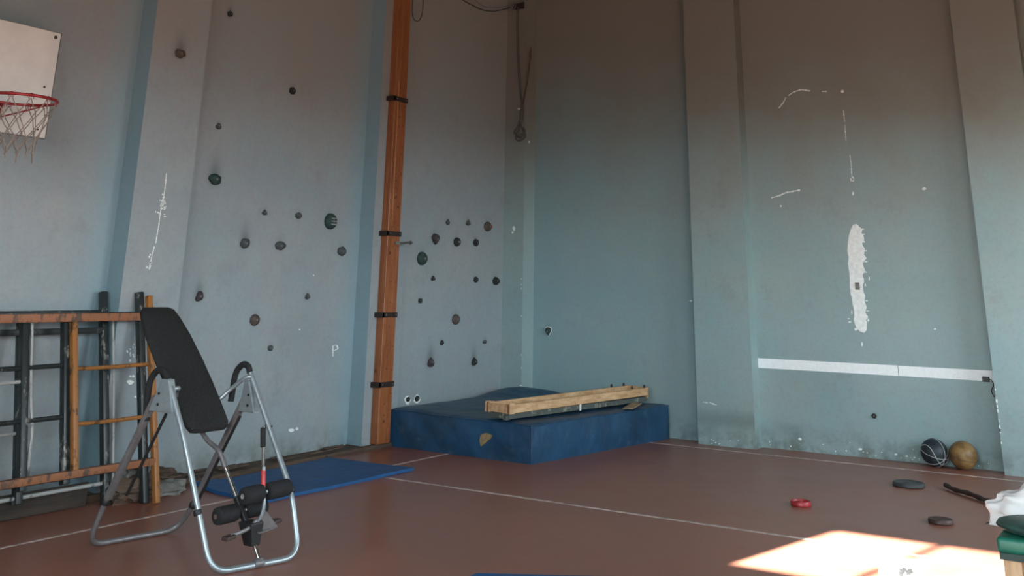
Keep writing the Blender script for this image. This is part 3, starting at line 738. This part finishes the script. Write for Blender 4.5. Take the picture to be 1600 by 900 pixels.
leaning('climbing_ladder', 'dark green-black climbing frame leaning directly behind the orange one', .122, .236,
        [(-5.49, 0, 1.425), (-6.12, .2, 1.26), (-6.43, .2, 1.24), (-7.45, 0, 1.41)],
        [(-7.45, -5.49, 1.262, .022, M['dark']), (-7.45, -6.12, .935, .016, M['dark']), (-7.45, -6.12, .61, .016, M['dark']), (-7.45, -6.43, .85, .012, M['greyrail']), (-7.45, -5.49, .25, .022, M['dark'])],
        M['dark'], M['dark'], 1.4, 'climbing frames leaning against the left wall', rp=.026)
leaning('climbing_ladder', 'dark climbing frame with pale worn edges standing rearmost against the left wall', -.03, .235,
        [(-5.70, 0, 1.425), (-6.36, .1, 1.27), (-7.5, 0, 1.42)],
        [(-7.5, -5.70, 1.275, .02, M['dark']), (-7.5, -5.70, 1.15, .021, M['dark']), (-7.5, -6.36, .52, .012, M['greyrail']), (-7.5, -5.70, .14, .013, M['greyrail'])],
        M['dark'], M['dark'], 1.4, 'climbing frames leaning against the left wall', rp=.026)
# pale worn edges on two of the posts
bm = newbm()
tag(None or mesh('metal_rod', (lambda b_: (tube(b_, spline([(-.005, -5.665, .06), (-.09, -5.66, .45), (-.19, -5.655, .9), (-.265, -5.66, 1.25)]), .010, 8), b_)[1])(bm), M['greyrail'], None, True), 'thin pale rod standing beside the rearmost dark frame post', 'rod')
bm = newbm(); tube(bm, spline([(.055, -6.385, .27), (.02, -6.375, .42), (-.01, -6.36, .55), (-.07, -6.375, .8), (-.165, -6.375, 1.22)]), .011, 8)
tag(mesh('metal_rod', bm, M['greyrail'], None, True), 'bent pale rod between the dark frames near the left edge', 'rod')
bm = newbm(); beam(bm, (-.115, -7.9, .08), (-.115, -5.80, .08), .02, .15, (0, 0, 1)); bevel(bm, .004, 1)
tag(mesh('wooden_plank', bm, wood('blackened_plank', (.018, .013, .010), (.05, .036, .026), .8, (8, .6, 8), 3., False), None), 'dark wooden plank lying on edge on the floor behind the climbing frames', 'plank')
# crumpled rags on the floor behind the frame feet
def rag(name, label, pts, c, m_, seed):
    rnd = random.Random(seed); bm = newbm()
    bmesh.ops.create_icosphere(bm, subdivisions=3, radius=1)
    for v in bm.verts:
        p = v.co.copy(); n_ = 1+.22*sin(p.x*5+seed)*cos(p.y*6+seed*2)+.14*sin(p.z*9+p.x*7+seed)+rnd.uniform(-.05, .05)
        v.co = Vector((c[0]+p.x*pts[0]*n_, c[1]+p.y*pts[1]*n_, max(.0, c[2]+p.z*pts[2]*n_)))
    return tag(mesh(name, bm, m_, None, True), label, 'rag')
rag('crumpled_rag', 'grey crumpled rag on the floor just right of the orange frame foot', (.07, .15, .06), (.0, -5.19, .035), M['rag'], 1)
rag('crumpled_rag', 'dark crumpled rag lying on top of the grey one right of the orange frame foot', (.06, .13, .05), (-.09, -5.2, .125), M['trim'], 3)
rag('crumpled_rag', 'pale crumpled rag between the orange and the dark frame posts', (.05, .11, .07), (-.06, -5.45, .17), M['rag'], 5)
rag('crumpled_rag', 'long dark grey rag on the floor behind the near leg of the inversion table', (.07, .20, .085), (.02, -5.62+.12, .08), M['trim'], 8)

# ------------------------------------------------------------------ inversion table
IT = thing('inversion_table', 'folding inversion table with black padded bed and silver tube frame', 'inversion table', (1.45, -6.22, 0))
yn, yf = -6.50, -5.93
# front U
bm = newbm(); tube(bm, round_path([(1.452, yn, .955), (1.62, yn, .687), (1.935, yn+.02, .016), (2.065, yf-.02, .016), (1.95, yf, .335), (1.50, yf, 1.0)], .11, 8), .0165, 12)
ff = mesh('front_frame', bm, M['silver'], IT, True)
bm = newbm(); tube(bm, round_path([(1.335, yn, .83), (1.0, yn, .235), (.905, yn, .016), (.99, yf, .016), (1.12, yf, .16), (1.50, yf, .83)], .10, 8), .0165, 12)
rf = mesh('rear_frame', bm, M['dullsilver'], IT, True)
for (x, y, z), d, par in (((1.80, yn+.006, .295), (.42, 0, -1), ff), ((1.945, yf, .345), (.42, 0, -1), ff), ((1.015, yn, .26), (.5, 0, 1), rf), ((1.12, yf, .17), (.5, 0, 1), rf)):
    bm = newbm(); lathe(bm, [(.0215, -.014), (.023, -.006), (.023, .010), (.0205, .014)], (x, y, z), d, 14); mesh('collar', bm, M['black'], par, True)
# wide rear uprights and thin folding rods
for y, xa, za, xb, zb in ((yn, 1.36, .86, 1.03, .275), (yf, 1.50, .82, 1.15, .21)):
    bm = newbm(); beam(bm, (xa, y, za), (xb, y, zb), .03, .045, (0, 1, 0)); bevel(bm, .008, 2); mesh('upright', bm, M['dullsilver'], IT)
    bm = newbm(); tube(bm, [(xa+.03, y+.06*(1 if y == yn else -1), za-.10), (xb+.09, y+.06*(1 if y == yn else -1), zb+.02)], .009, 8); rd = mesh('folding_rod', bm, M['black'], IT, True)
    bm = newbm(); lathe(bm, [(.010, -.012), (.012, 0), (.010, .014)], (xb+.085, y+.06*(1 if y == yn else -1), zb+.01), (.5, 0, 1), 8); mesh('rod_tip', bm, M['chrome'], rd, True)
    # side plate
    pl = [(xa-.03, za-.08), (xa+.18 if y == yn else xa+.11, za-.08), (xa+.115 if y == yn else xa+.04, za+.10), (xa+.06 if y == yn else xa+.0, za+.10)]
    bm = newbm(); a = [bm.verts.new((q[0], y-.024, q[1])) for q in pl]; b = [bm.verts.new((q[0], y+.024, q[1])) for q in pl]
    bm.faces.new(a); bm.faces.new(b[::-1])
    for i in range(4): bm.faces.new((a[i], b[i], b[(i+1) % 4], a[(i+1) % 4]))
    bevel(bm, .006, 2); sp_o = mesh('side_plate', bm, M['silver'], IT)
    for dx, dz in ((.05, .02), (.05, -.04)):
        bm = newbm(); lathe(bm, [(.008, -.003), (.008, .004)], (xa+dx, y-.025, za+dz), (0, -1, 0), 8); mesh('bolt', bm, M['black'], sp_o)
# curved black hand grips
bm = newbm(); tube(bm, spline([(1.52, yf, .965), (1.50, yf, 1.0), (1.455, yf, 1.012), (1.405, yf, .975), (1.385, yf, .92), (1.38, yf, .86), (1.372, yf, .79)]), .0195, 12); mesh('hand_grip', bm, M['foam'], IT, True)
bm = newbm(); tube(bm, spline([(1.44, yn, .955), (1.40, yn, 1.0), (1.345, yn, 1.0), (1.295, yn, .95), (1.28, yn, .88), (1.285, yn, .80), (1.295, yn, .72)]), .0195, 12); mesh('hand_grip', bm, M['foam'], IT, True)
# pivot arms that carry the bed
bm = newbm(); tube(bm, spline([(1.55, yf-.01, .945), (1.51, yf-.03, .935), (1.42, yf-.05, .87), (1.36, yf-.10, .80), (1.32, yf-.17, .77)]), .013, 10); mesh('pivot_arm', bm, M['silver'], IT, True)
bm = newbm(); tube(bm, spline([(1.46, yn+.01, .90), (1.46, yn+.07, .905), (1.40, yn+.11, .88), (1.34, yn+.16, .82)]), .013, 10); mesh('pivot_arm', bm, M['silver'], IT, True)
# bed: tapered padded panel
T, Bt = Vector((.93, -6.235, 1.340)), Vector((1.515, -6.205, .655))
dl = (Bt-T); Lb = dl.length; dl.normalize(); wy = Vector((0, 1, 0)); nb = wy.cross(dl).normalized()
if nb.x < 0: nb = -nb
prof = [(0, .105), (.03, .130), (.10, .150), (.25, .170), (.45, .178), (.65, .176), (.85, .166), (.95, .158), (.985, .142), (1, .115)]
bm = newbm(); TH = .05; rings = []
for s, hw in prof:
    c = T+dl*Lb*s; ring_ = []
    bulge = .35 if s in (0, 1) else 1
    for u, v in ((-1, 0), (-.97, .6), (-.85, .92), (-.4, 1), (0, 1), (.4, 1), (.85, .92), (.97, .6), (1, 0), (.95, -.6), (.6, -.8), (0, -.8), (-.6, -.8), (-.95, -.6)):
        ring_.append(bm.verts.new(c+wy*hw*u+nb*TH/2*v*bulge))
    rings.append(ring_)
for a, b in zip(rings, rings[1:]):
    for k in range(len(a)): bm.faces.new((a[k], a[(k+1) % len(a)], b[(k+1) % len(a)], b[k]))
bm.faces.new(rings[0][::-1]); bm.faces.new(rings[-1]); mesh('padded_bed', bm, M['bed'], IT, True)
bm = newbm()
for s in (-1, 1): tube(bm, [T+dl*.12+wy*s*.10-nb*.035, T+dl*(Lb-.06)+wy*s*.10-nb*.035], .010, 8)
for s in (.2, .5, .8): tube(bm, [T+dl*Lb*s-wy*.10-nb*.035, T+dl*Lb*s+wy*.10-nb*.035], .009, 8)
mesh('bed_frame', bm, M['dullsilver'], IT, True)
yb_ = -6.2
bm = newbm(); tube(bm, spline([(1.36, yb_, .74), (1.43, yb_, .655), (1.50, yb_, .60), (1.60, yb_, .555), (1.665, yb_, .475)]), .014, 10); mesh('bed_tube', bm, M['dullsilver'], IT, True)
bm = newbm(); tube(bm, [(1.655, yb_, .49), (1.80, yb_, .305), (1.90, yb_, .19), (2.012, yb_, .028)], .012, 10); mesh('main_boom', bm, M['chrome'], IT, True)
bm = newbm(); beam(bm, (1.78, yb_, .33), (1.94, yb_, .13), .034, .034, (0, 1, 0)); bevel(bm, .006, 1); mesh('boom_sleeve', bm, M['black'], IT)
bm = newbm(); lathe(bm, [(.022, -.03), (.024, -.02), (.024, .02), (.022, .03)], (2.0, yb_, .022), (.2, 1, 0), 12); box(bm, 1.985, 2.02, yb_-.012, yb_+.012, .015, .05); mesh('boom_foot_clamp', bm, M['dullsilver'], IT, True)
def roller(x, z, y0, y1):
    bm = newbm(); r_ = .047; L_ = y1-y0
    lathe(bm, [(.012, 0), (r_*.7, .0), (r_*.94, .008), (r_, .025), (r_, L_-.025), (r_*.94, L_-.008), (r_*.7, L_), (.012, L_)], (x, y0, z), (0, 1, 0), 20)
    o = mesh('ankle_roller', bm, M['foam'], IT, True)
    for yy in (y0-.002, y1+.002):
        bm = newbm(); lathe(bm, [(.014, -.003), (.010, .003)], (x, yy, z), (0, 1, 0), 8); mesh('end_cap', bm, M['chrome'], o)
def r_at(px, py, y): p = on_y(px, py, y); return p.x, p.z
xr_, zr_ = 1.83, .262
roller(xr_, zr_, -6.385, -6.235); roller(xr_, zr_, -6.165, -6.02)
xr2, zr2 = 1.975, .372
roller(xr2, zr2, -6.335, -6.195); roller(xr2, zr2, -6.155, -5.985)
bm = newbm(); tube(bm, [(xr_, -6.37, zr_), (xr_, -6.03, zr_)], .010, 8); tube(bm, [(xr2, -6.32, zr2), (xr2, -6.0, zr2)], .010, 8); mesh('roller_axle', bm, M['silver'], IT, True)
bm = newbm(); tube(bm, spline([(1.955, -6.175, .50), (1.965, -6.175, .40), (1.985, -6.18, .30), (1.965, -6.19, .23), (1.90, -6.2, .20)]), .010, 8)
lv = mesh('ankle_lever', bm, M['silver'], IT, True)
bm = newbm(); tube(bm, [(1.925, -6.175, .71), (1.95, -6.175, .49)], .009, 8); mesh('lever_rod', bm, M['chrome'], lv, True)
bm = newbm(); lathe(bm, [(.010, 0), (.016, .005), (.0165, .10), (.010, .105)], (1.935, -6.175, .60), (-.12, 0, 1), 12); mesh('lever_grip', bm, M['foam'], lv, True)
bm = newbm(); lathe(bm, [(.010, 0), (.0135, .004), (.0135, .085), (.010, .09)], (1.962, -6.175, .395), (-.10, 0, 1), 12); mesh('red_sleeve', bm, M['redgrip'], lv, True, label='bright red plastic sleeve')
bm = newbm()
tube(bm, spline([(1.93, -6.36, .175), (1.945, -6.30, .185), (1.95, -6.24, .20), (1.95, -6.19, .23)]), .011, 8)
prism(bm, [(1.93, -6.20), (1.99, -6.20), (1.96, -6.05), (1.94, -6.05)], .165, .172)
hexa(bm, [(1.93, -6.16, .16), (1.95, -6.16, .16), (1.96, -6.03, .17), (1.94, -6.03, .17), (1.95, -6.16, .29), (1.965, -6.16, .29), (1.965, -6.14, .27), (1.95, -6.14, .27)])
ft = mesh('foot_bracket', bm, M['dullsilver'], IT, True)
for y, z in ((-6.375, .17), (-6.03, .195)):
    bm = newbm(); obox(bm, (1.935, y, z), (0, 1, .1), (1, 0, 0), (0, 0, 1), .065, .05, .022); bevel(bm, .008, 2); mesh('foot_pedal', bm, M['footpl'], ft, True)
bm = newbm(); hexa(bm, [(1.90, -6.23, .10), (1.97, -6.23, .10), (1.97, -6.17, .10), (1.90, -6.17, .10), (1.86, -6.25, .22), (1.97, -6.25, .22), (1.97, -6.15, .22), (1.86, -6.15, .22)]); bevel(bm, .01, 2); mesh('clamp_block', bm, M['black'], IT)
bm = newbm(); box(bm, 1.70, 1.715, yf-.012, yf+.012, .66, .70)
for k in range(5): lathe(bm, [(.006, 0), (.006, .01)], (1.735+k*.014, yf+.004, .67-k*.032), (1, 0, .4), 6)
mesh('height_pins', bm, M['black'], IT)

# ------------------------------------------------------------------ blue mats
def slab(name, poly, h, m_, curl=None, n_=10):
    """thin mat as a subdivided quad slab: poly = 4 corners"""
    A, B, C, D = [Vector((*p, 0)) for p in poly]; bm = newbm(); top = []; bot = []
    for j in range(n_+1):
        tr, br = [], []
        for i in range(n_+1):
            u, v = i/n_, j/n_; p = (A*(1-u)+B*u)*(1-v)+(D*(1-u)+C*u)*v
            zz = h+(curl(u, v) if curl else 0); tr.append(bm.verts.new((p.x, p.y, zz))); br.append(bm.verts.new((p.x, p.y, max(0, zz-h))))
        top.append(tr); bot.append(br)
    for j in range(n_):
        for i in range(n_):
            bm.faces.new((top[j][i], top[j][i+1], top[j+1][i+1], top[j+1][i])); bm.faces.new((bot[j][i], bot[j+1][i], bot[j+1][i+1], bot[j][i+1]))
    for i in range(n_):
        for a, b in (((0, i), (0, i+1)), ((n_, i+1), (n_, i)), ((i+1, 0), (i, 0)), ((i, n_), (i+1, n_))):
            bm.faces.new((top[a[0]][a[1]], bot[a[0]][a[1]], bot[b[0]][b[1]], top[b[0]][b[1]]))
    return mesh(name, bm, m_, None, False)
tag(slab('exercise_mat', [(.17, -5.03), (.79, -5.015), (.80, -3.28), (-.12, -3.33)][0:0] or [(-.02, -4.93), (.79, -5.02), (.81, -3.27), (-.12, -3.33)], .024, M['mat'],
         lambda u, v: .03*math.exp(-((u/.18)**2+(v/.14)**2)) + .004*sin(u*7)*sin(v*9)), 'thin bright blue exercise mat lying flat on the floor behind the inversion table', 'mat')
tag(slab('exercise_mat', [(3.08, -5.64), (3.12, -7.4), (4.6, -7.4), (3.72, -5.24)], .02, M['mat']), 'blue mat whose far edge just shows at the bottom middle of the photo', 'mat')

# crash mat
cm = thing('crash_mat', 'thick dark blue crash mat lying on the floor in the room corner', 'crash mat', (.7, -1.2, 0))
c4 = [Vector((-.225, -2.334, 0)), Vector((1.435, -2.374, 0)), Vector((1.745, -.06, 0)), Vector((-.20, -.235, 0))]
def wob(p, s): return sin(p.x*9+s)*cos(p.y*7+s*1.7)+.6*sin(p.x*17+p.z*14+s)*sin(p.y*15+p.z*9)
def lerp(u, v): return (c4[0]*(1-u)+c4[1]*u)*(1-v)+(c4[3]*(1-u)+c4[2]*u)*v
def ztop(u, v):
    z = .335+.012*(1-u)+.012*v*u
    z += .075*math.exp(-(((u-.12)/.20)**2+((v-.93)/.16)**2)) + .03*math.exp(-(((u-.3)/.12)**2+((v-.97)/.1)**2))
    z -= .035*math.exp(-(((u-.52)/.22)**2+((v-.5)/.35)**2)) - .012*math.exp(-(((u-.15)/.1)**2+((v-.2)/.25)**2))
    e_ = min(u, v, 1-u, 1-v); z -= .018*max(0, 1-e_/.03)**2
    return z+.004*sin(u*23+v*9)*sin(v*19-u*6)
bm = newbm(); N = 44; g_ = []
for j in range(N+1):
    row = []
    for i in range(N+1):
        u, v = i/N, j/N; p = lerp(u, v); row.append(bm.verts.new((p.x, p.y, ztop(u, v))))
    g_.append(row)
for j in range(N):
    for i in range(N): bm.faces.new((g_[j][i], g_[j][i+1], g_[j+1][i+1], g_[j+1][i]))
loop = [(i, 0) for i in range(N)]+[(N, j) for j in range(N)]+[(i, N) for i in range(N, 0, -1)]+[(0, j) for j in range(N, 0, -1)]
cen = lerp(.5, .5); K = 10; prev = [g_[j][i] for i, j in loop]; uvs = [(i/N, j/N) for i, j in loop]
for k in range(1, K+1):
    t = 1-k/K; cur = []
    for (u, v), tv in zip(uvs, prev if k == 1 else tops):
        p = lerp(u, v); zt = ztop(u, v); q = Vector((p.x, p.y, zt*t))
        outw = (Vector((q.x, q.y, 0))-Vector((cen.x, cen.y, 0))).normalized()
        corner = min(1, 6*max(min(u, 1-u), min(v, 1-v)))
        lim = 0 if (u < .02 and v > .02) or v > .98 else 1
        b_ = (.012*sin(pi*t)+.013*wob(q, 2)*sin(pi*t)**.5)*corner*lim if 0 < t < 1 else 0
        cur.append(bm.verts.new(q+outw*b_))
    if k == 1: tops = prev
    for i in range(len(cur)): bm.faces.new((prev[i], prev[(i+1) % len(cur)], cur[(i+1) % len(cur)], cur[i]))
    prev = cur
bm.faces.new(prev); cover = mesh('cover', bm, M['crash'], cm, True)
# stitched seams along top edge and corner
bm = newbm()
for (u0, v0, u1, v1) in ((0, 0, 1, 0), (1, 0, 1, 1)):
    pts = []
    for i in range(25):
        t = i/24; u, v = u0+(u1-u0)*t, v0+(v1-v0)*t; p = lerp(u, v); pts.append((p.x, p.y, ztop(u, v)-.001))
    tube(bm, pts, .006, 6)
tube(bm, [(1.436, -2.376, .01), (1.444, -2.384, .16), (1.437, -2.376, .325)], .006, 6)
mesh('seam', bm, M['crash'], cm, True)
def side_tri(px, name, m_, th=.006):
    """flap on the mat's near face (plane through its first two corners)"""
    A, B = c4[0], c4[1]; n_ = Vector(((B-A).y, -(B-A).x, 0)).normalized(); n_ = n_ if n_.y < 0 else -n_; P = []
    for q in px:
        r_ = ray(*q); t = (A+n_*.022-CAM).dot(n_)/r_.dot(n_); P.append(CAM+r_*t)
    bm = newbm(); a = [bm.verts.new(p) for p in P]; b = [bm.verts.new(p-n_*.03) for p in P]; bm.faces.new(a); bm.faces.new(b[::-1])
    for i in range(len(P)): bm.faces.new((a[i], a[(i+1) % len(P)], b[(i+1) % len(P)], b[i]))
    return mesh(name, bm, m_, cm)
side_tri([(751, 679), (759, 676.5), (767.5, 680), (765, 686), (758, 692), (751, 698), (749, 688)], 'torn_patch', M['torn'])

# wooden beam frame lying on the crash mat
bmr = thing('wooden_beam', 'long pale wooden beam frame with grey underside lying across the crash mat', 'beam', (1.3, -1.3, .35))
d_ = (Vector((1.585, -.20, 0))-Vector((1.20, -2.36, 0))).normalized(); s_ = Vector((-d_.y, d_.x, 0)); O_ = Vector((1.20, -2.36, 0)); WB, LB = .30, 2.19
def bp(l, w_, z): return O_+d_*l+s_*w_+Vector((0, 0, z))
def bbox(bm, l0, l1, w0, w1, z0, z1, dz=0): hexa(bm, [bp(l0, w0, z0), bp(l1, w0, z0+dz), bp(l1, w1, z0+dz), bp(l0, w1, z0), bp(l0, w0, z1), bp(l1, w0, z1+dz), bp(l1, w1, z1+dz), bp(l0, w1, z1)])
zb = .352; RZ = .03
bm = newbm(); bbox(bm, .0, LB, .02, WB-.02, zb, zb+.045, RZ*.6)
for k in range(7): l = .02+k*.04; bbox(bm, l-.05, l+.0, .03+.02*(k % 3), .07+.03*(k % 3), zb-.008, zb+.03, 0) if k < 2 else None
mesh('grey_base_board', bm, M['beamgrey'], bmr)
for w0, w1, nm in ((0, .028, 'near_rail'), (WB-.028, WB, 'far_rail')):
    bm = newbm(); bbox(bm, .05 if w0 == 0 else 0, LB, w0, w1, zb+.048, zb+.125, RZ); bevel(bm, .003, 1); mesh('side_rail', bm, M['beamwood'], bmr)
bm = newbm(); bbox(bm, .03, LB-.03, .03, WB-.03, zb+.047, zb+.075, RZ*.8); mesh('inner_board', bm, M['beamred'], bmr)
for w0, w1 in ((-.012, .045), (WB-.05, WB+.012)):
    for k in range(3):
        bm = newbm(); a = w0+(w1-w0)*k/3; bbox(bm, -.02, .045, a+.002, a+(w1-w0)/3-.002, zb+(.045 if k != 1 else .05), zb+(.135 if k != 1 else .125)); mesh('end_block', bm, M['beamwood'] if k != 1 else M['beamred'], bmr)
bm = newbm(); bbox(bm, -.012, .02, .045, WB-.05, zb+.05, zb+.12); mesh('end_panel', bm, M['beamwood'], bmr)
for l in (LB-.28, LB-.06):
    for w_ in (.014, WB-.014):
        bm = newbm(); p = bp(l, w_, zb+.125+RZ); lathe(bm, [(.012, 0), (.014, .01), (.008, .03)], p, (0, 0, 1), 8); mesh('knob', bm, M['strap'], bmr)
bm = newbm(); bbox(bm, LB-.02, LB, 0, WB, zb+.048, zb+.13, RZ); mesh('end_panel', bm, M['beamwood'], bmr)
bm = newbm(); bbox(bm, 1.02, 1.035, .0, .012, zb+.005, zb+.07); 
mesh('white_peg', bm, M['plaster'], bmr)
A_ = [(1.325, -.72), (1.50, -.80), (1.69, -.62), (1.50, -.52)]
bm = newbm(); a = Vector((1.60, -.86, .352)); tl = [(1.553, -.56), (1.60, -.86), (1.70, -.84), (1.655, -.53)]
v = [bm.verts.new((x, y, z)) for (x, y), z in zip(tl, (.375, .352, .352, .375))]; v2 = [bm.verts.new(q.co+Vector((0, 0, .006))) for q in v]
bm.faces.new(v[::-1]); bm.faces.new(v2)
for i in range(4): bm.faces.new((v[i], v[(i+1) % 4], v2[(i+1) % 4], v2[i]))
tag(mesh('cardboard_piece', bm, M['card']), 'flat tan piece of cardboard on the crash mat beside the beam', 'cardboard')

# ------------------------------------------------------------------ balls
def ball(name, label, c, r_, m_, seams):
    root = thing(name, label, 'ball', (c[0], c[1], 0))
    bm = newbm(); bmesh.ops.create_uvsphere(bm, u_segments=40, v_segments=24, radius=r_); bmesh.ops.translate(bm, verts=bm.verts[:], vec=c); mesh('shell', bm, m_, root, True)
    R_ = Matrix.Rotation(.6, 3, 'X') @ Matrix.Rotation(.9, 3, 'Z') @ Matrix.Rotation(.5, 3, 'Y')
    def circ(f): return [Vector(c)+(R_ @ f(2*pi*i/48)).normalized()*(r_+.0006) for i in range(48)]
    fs = [lambda t: Vector((cos(t), sin(t), 0)), lambda t: Vector((0, cos(t), sin(t))),
          lambda t: Vector((.72+.0*t, .69*cos(t), .69*sin(t))) if False else Vector((cos(t)*.8, sin(t), .55*cos(2*t))), lambda t: Vector((sin(t)*.75, .9*cos(t), .8*sin(t)))]
    for f_ in fs[:seams]:
        bm = newbm(); tube(bm, circ(f_), .0034 if m_ is M['ball1'] else .002, 6, True); mesh('seam', bm, M['seam'] if m_ is M['ball1'] else M['footpl'], root, True)
ball('basketball', 'black basketball with pale seams on the floor against the right wall', (4.425, -.125, .12), .12, M['ball1'], 4)
ball('basketball', 'scuffed tan ball beside the black basketball at the right wall', (4.672, -.13, .12), .12, M['ball2'], 1)

# ------------------------------------------------------------------ discs and stick on the floor
def disc(name, label, c, r_, h, m_, hole=0, dish=0):
    root = thing(name, label, 'disc', (c[0], c[1], 0)); bm = newbm()
    lathe(bm, [(r_*.9, 0), (r_, h*.2), (r_, h*.75), (r_*.93, h), (r_*.86, h*.98), (r_*.8, h-dish), (r_*.3, h-dish)], (*c, 0), (0, 0, 1), 32); mesh('body', bm, m_, root, True)
    bm = newbm(); lathe(bm, [(r_*.22, h-dish-.001), (r_*.22, h*.96), (r_*.12, h*.96)], (*c, 0), (0, 0, 1), 16); mesh('hub', bm, m_, root, True)
disc('floor_disc', 'large dark grey rubber disc on the floor in front of the balls', (4.43, -1.31), .125, .034, M['disc1'], dish=.006)
disc('floor_disc', 'bright red disc on the floor beyond the sunlit patch', (3.94, -2.64), .075, .034, M['disc2'], dish=.012)
disc('floor_disc', 'small dark brown disc on the floor between the stick and the sunlit patch', (4.91, -2.63), .082, .03, M['disc3'], dish=.004)
bm = newbm(); pts = spline([(4.70, -1.235, .03), (4.80, -1.37, .022), (4.93, -1.50, .026), (5.05, -1.65, .02), (5.2, -1.80, .022), (5.35, -1.98, .02)])
tube(bm, pts, [.018+.0025*sin(i*1.3) for i in range(len(pts))], 8)
tag(mesh('wooden_stick', bm, M['stick'], None, True), 'dark crooked wooden stick on the floor by the white cloth', 'stick')

# white can lying in the sun patch
cn = thing('metal_can', 'white ribbed can lying in the sunlit patch at the bottom edge', 'can', (4.97, -4.55, 0))
ax_ = Vector((.86, .50, 0)).normalized(); c0 = Vector((4.965, -4.575, .062)); bm = newbm(); r_ = .062
pf = [(r_*.94, 0), (r_, .004), (r_, .012)]
for k in range(9): pf += [(r_*.985, .025+k*.019), (r_*1.0, .034+k*.019)]
pf += [(r_, .205), (r_*.94, .21)]
lathe(bm, pf, c0, ax_, 28); mesh('body', bm, M['can'], cn, True)
bm = newbm(); side = ax_.cross(Vector((0, 0, 1)))
for k, (l, h) in enumerate(((.095, .05), (.11, .058), (.125, .045), (.085, .035), (.14, .052))):
    q = c0+ax_*l; an = h/.062; nn = (side*cos(an)+Vector((0, 0, 1))*sin(an)); nn = nn if nn.dot(CAM-q) > 0 else (-side*cos(an)+Vector((0, 0, 1))*sin(an))
    obox(bm, q+nn*.0625, ax_, nn.cross(ax_), nn, .022, .026, .002)
mesh('printed_mark', bm, M['black'], cn)
bm = newbm(); tube(bm, spline([c0+ax_*.211+Vector((0, 0, .05)), c0+ax_*.222+Vector((0, 0, .02)), c0+ax_*.222+Vector((0, 0, -.02)), c0+ax_*.211+Vector((0, 0, -.05))]), .003, 6); mesh('handle', bm, M['cable'], cn, True)

# ------------------------------------------------------------------ vaulting box at the right edge
VX, VY, VH = 5.632, -5.125, .43
vb = thing('vaulting_box', 'wooden vaulting box with green padded top at the right edge', 'vaulting box', (6.2, -4.75, 0))
bm = newbm(); box(bm, VX, VX+1.3, VY, VY+.62, .372, .437); bevel(bm, .018, 3); mesh('padded_top', bm, M['gtop'], vb, True)
bm = newbm(); box(bm, VX+.008, VX+1.29, VY+.008, VY+.61, .345, .373); mesh('top_trim', bm, M['gtrim'], vb)
for x in (VX+.02, VX+1.20):
    for y in (VY+.02, VY+.53):
        bm = newbm(); box(bm, x, x+.075, y, y+.07, 0, .345); bevel(bm, .004, 1); mesh('corner_post', bm, M['boxedge'], vb)
for z0, z1 in ((.02, .16), (.175, .28), (.295, .344)):
    for y in (VY+.03, VY+.57):
        bm = newbm(); box(bm, VX+.09, VX+1.2, y, y+.022, z0, z1); mesh('side_board', bm, M['boxwood'], vb)
    for x in (VX+.03, VX+1.24):
        bm = newbm(); box(bm, x, x+.022, VY+.09, VY+.53, z0, z1); mesh('side_board', bm, M['boxwood'], vb)
bm = newbm(); box(bm, VX+.12, VX+.5, VY+.024, VY+.032, .235, .262); mesh('hand_slot', bm, M['strap'], vb)
dk = thing('round_cushion', 'faded dark green round pad lying on the green box top', 'pad', (5.815, -4.885, .437))
DZ = -.038
bm = newbm(); lathe(bm, [(.10, .476+DZ), (.19, .482+DZ), (.205, .497+DZ), (.20, .512+DZ), (.17, .52+DZ), (.05, .522+DZ)], (5.815, -4.885, 0), (0, 0, 1), 36); mesh('body', bm, M['gdisc'], dk, True)
bm = newbm(); tube(bm, [(5.815+.204*cos(2*pi*i/40), -4.885+.204*sin(2*pi*i/40), .497+DZ) for i in range(40)], .005, 6, True); mesh('piping', bm, M['gtrim'], dk, True)
# white cloth heap behind the pad
bm = newbm(); bmesh.ops.create_icosphere(bm, subdivisions=5, radius=1)
for v in bm.verts:
    p = v.co.copy(); n_ = 1+.06*sin(p.x*6+1)*cos(p.y*5)+.05*sin(p.z*11+p.x*9)+.03*sin(p.x*21+p.y*17)
    q = (abs(p.x)**.6)*(1 if p.x > 0 else -1)
    x = 5.90+q*.36*n_; y = -4.565+p.y*.115*n_; z = .438+max(0, p.z)**.5*.125*n_
    z += max(0, (x-5.66))*.75*max(0, p.z)
    if x < VX: z -= min(.05, (VX-x)*.8)*(1-max(0, p.z))
    v.co = Vector((x, y, z))
cl = tag(mesh('cloth_heap', bm, M['cloth'], None, True), 'heap of bright white cloth piled on the green box behind the round pad', 'cloth')

for o in bpy.data.objects:
    if '_org' in o: del o['_org']
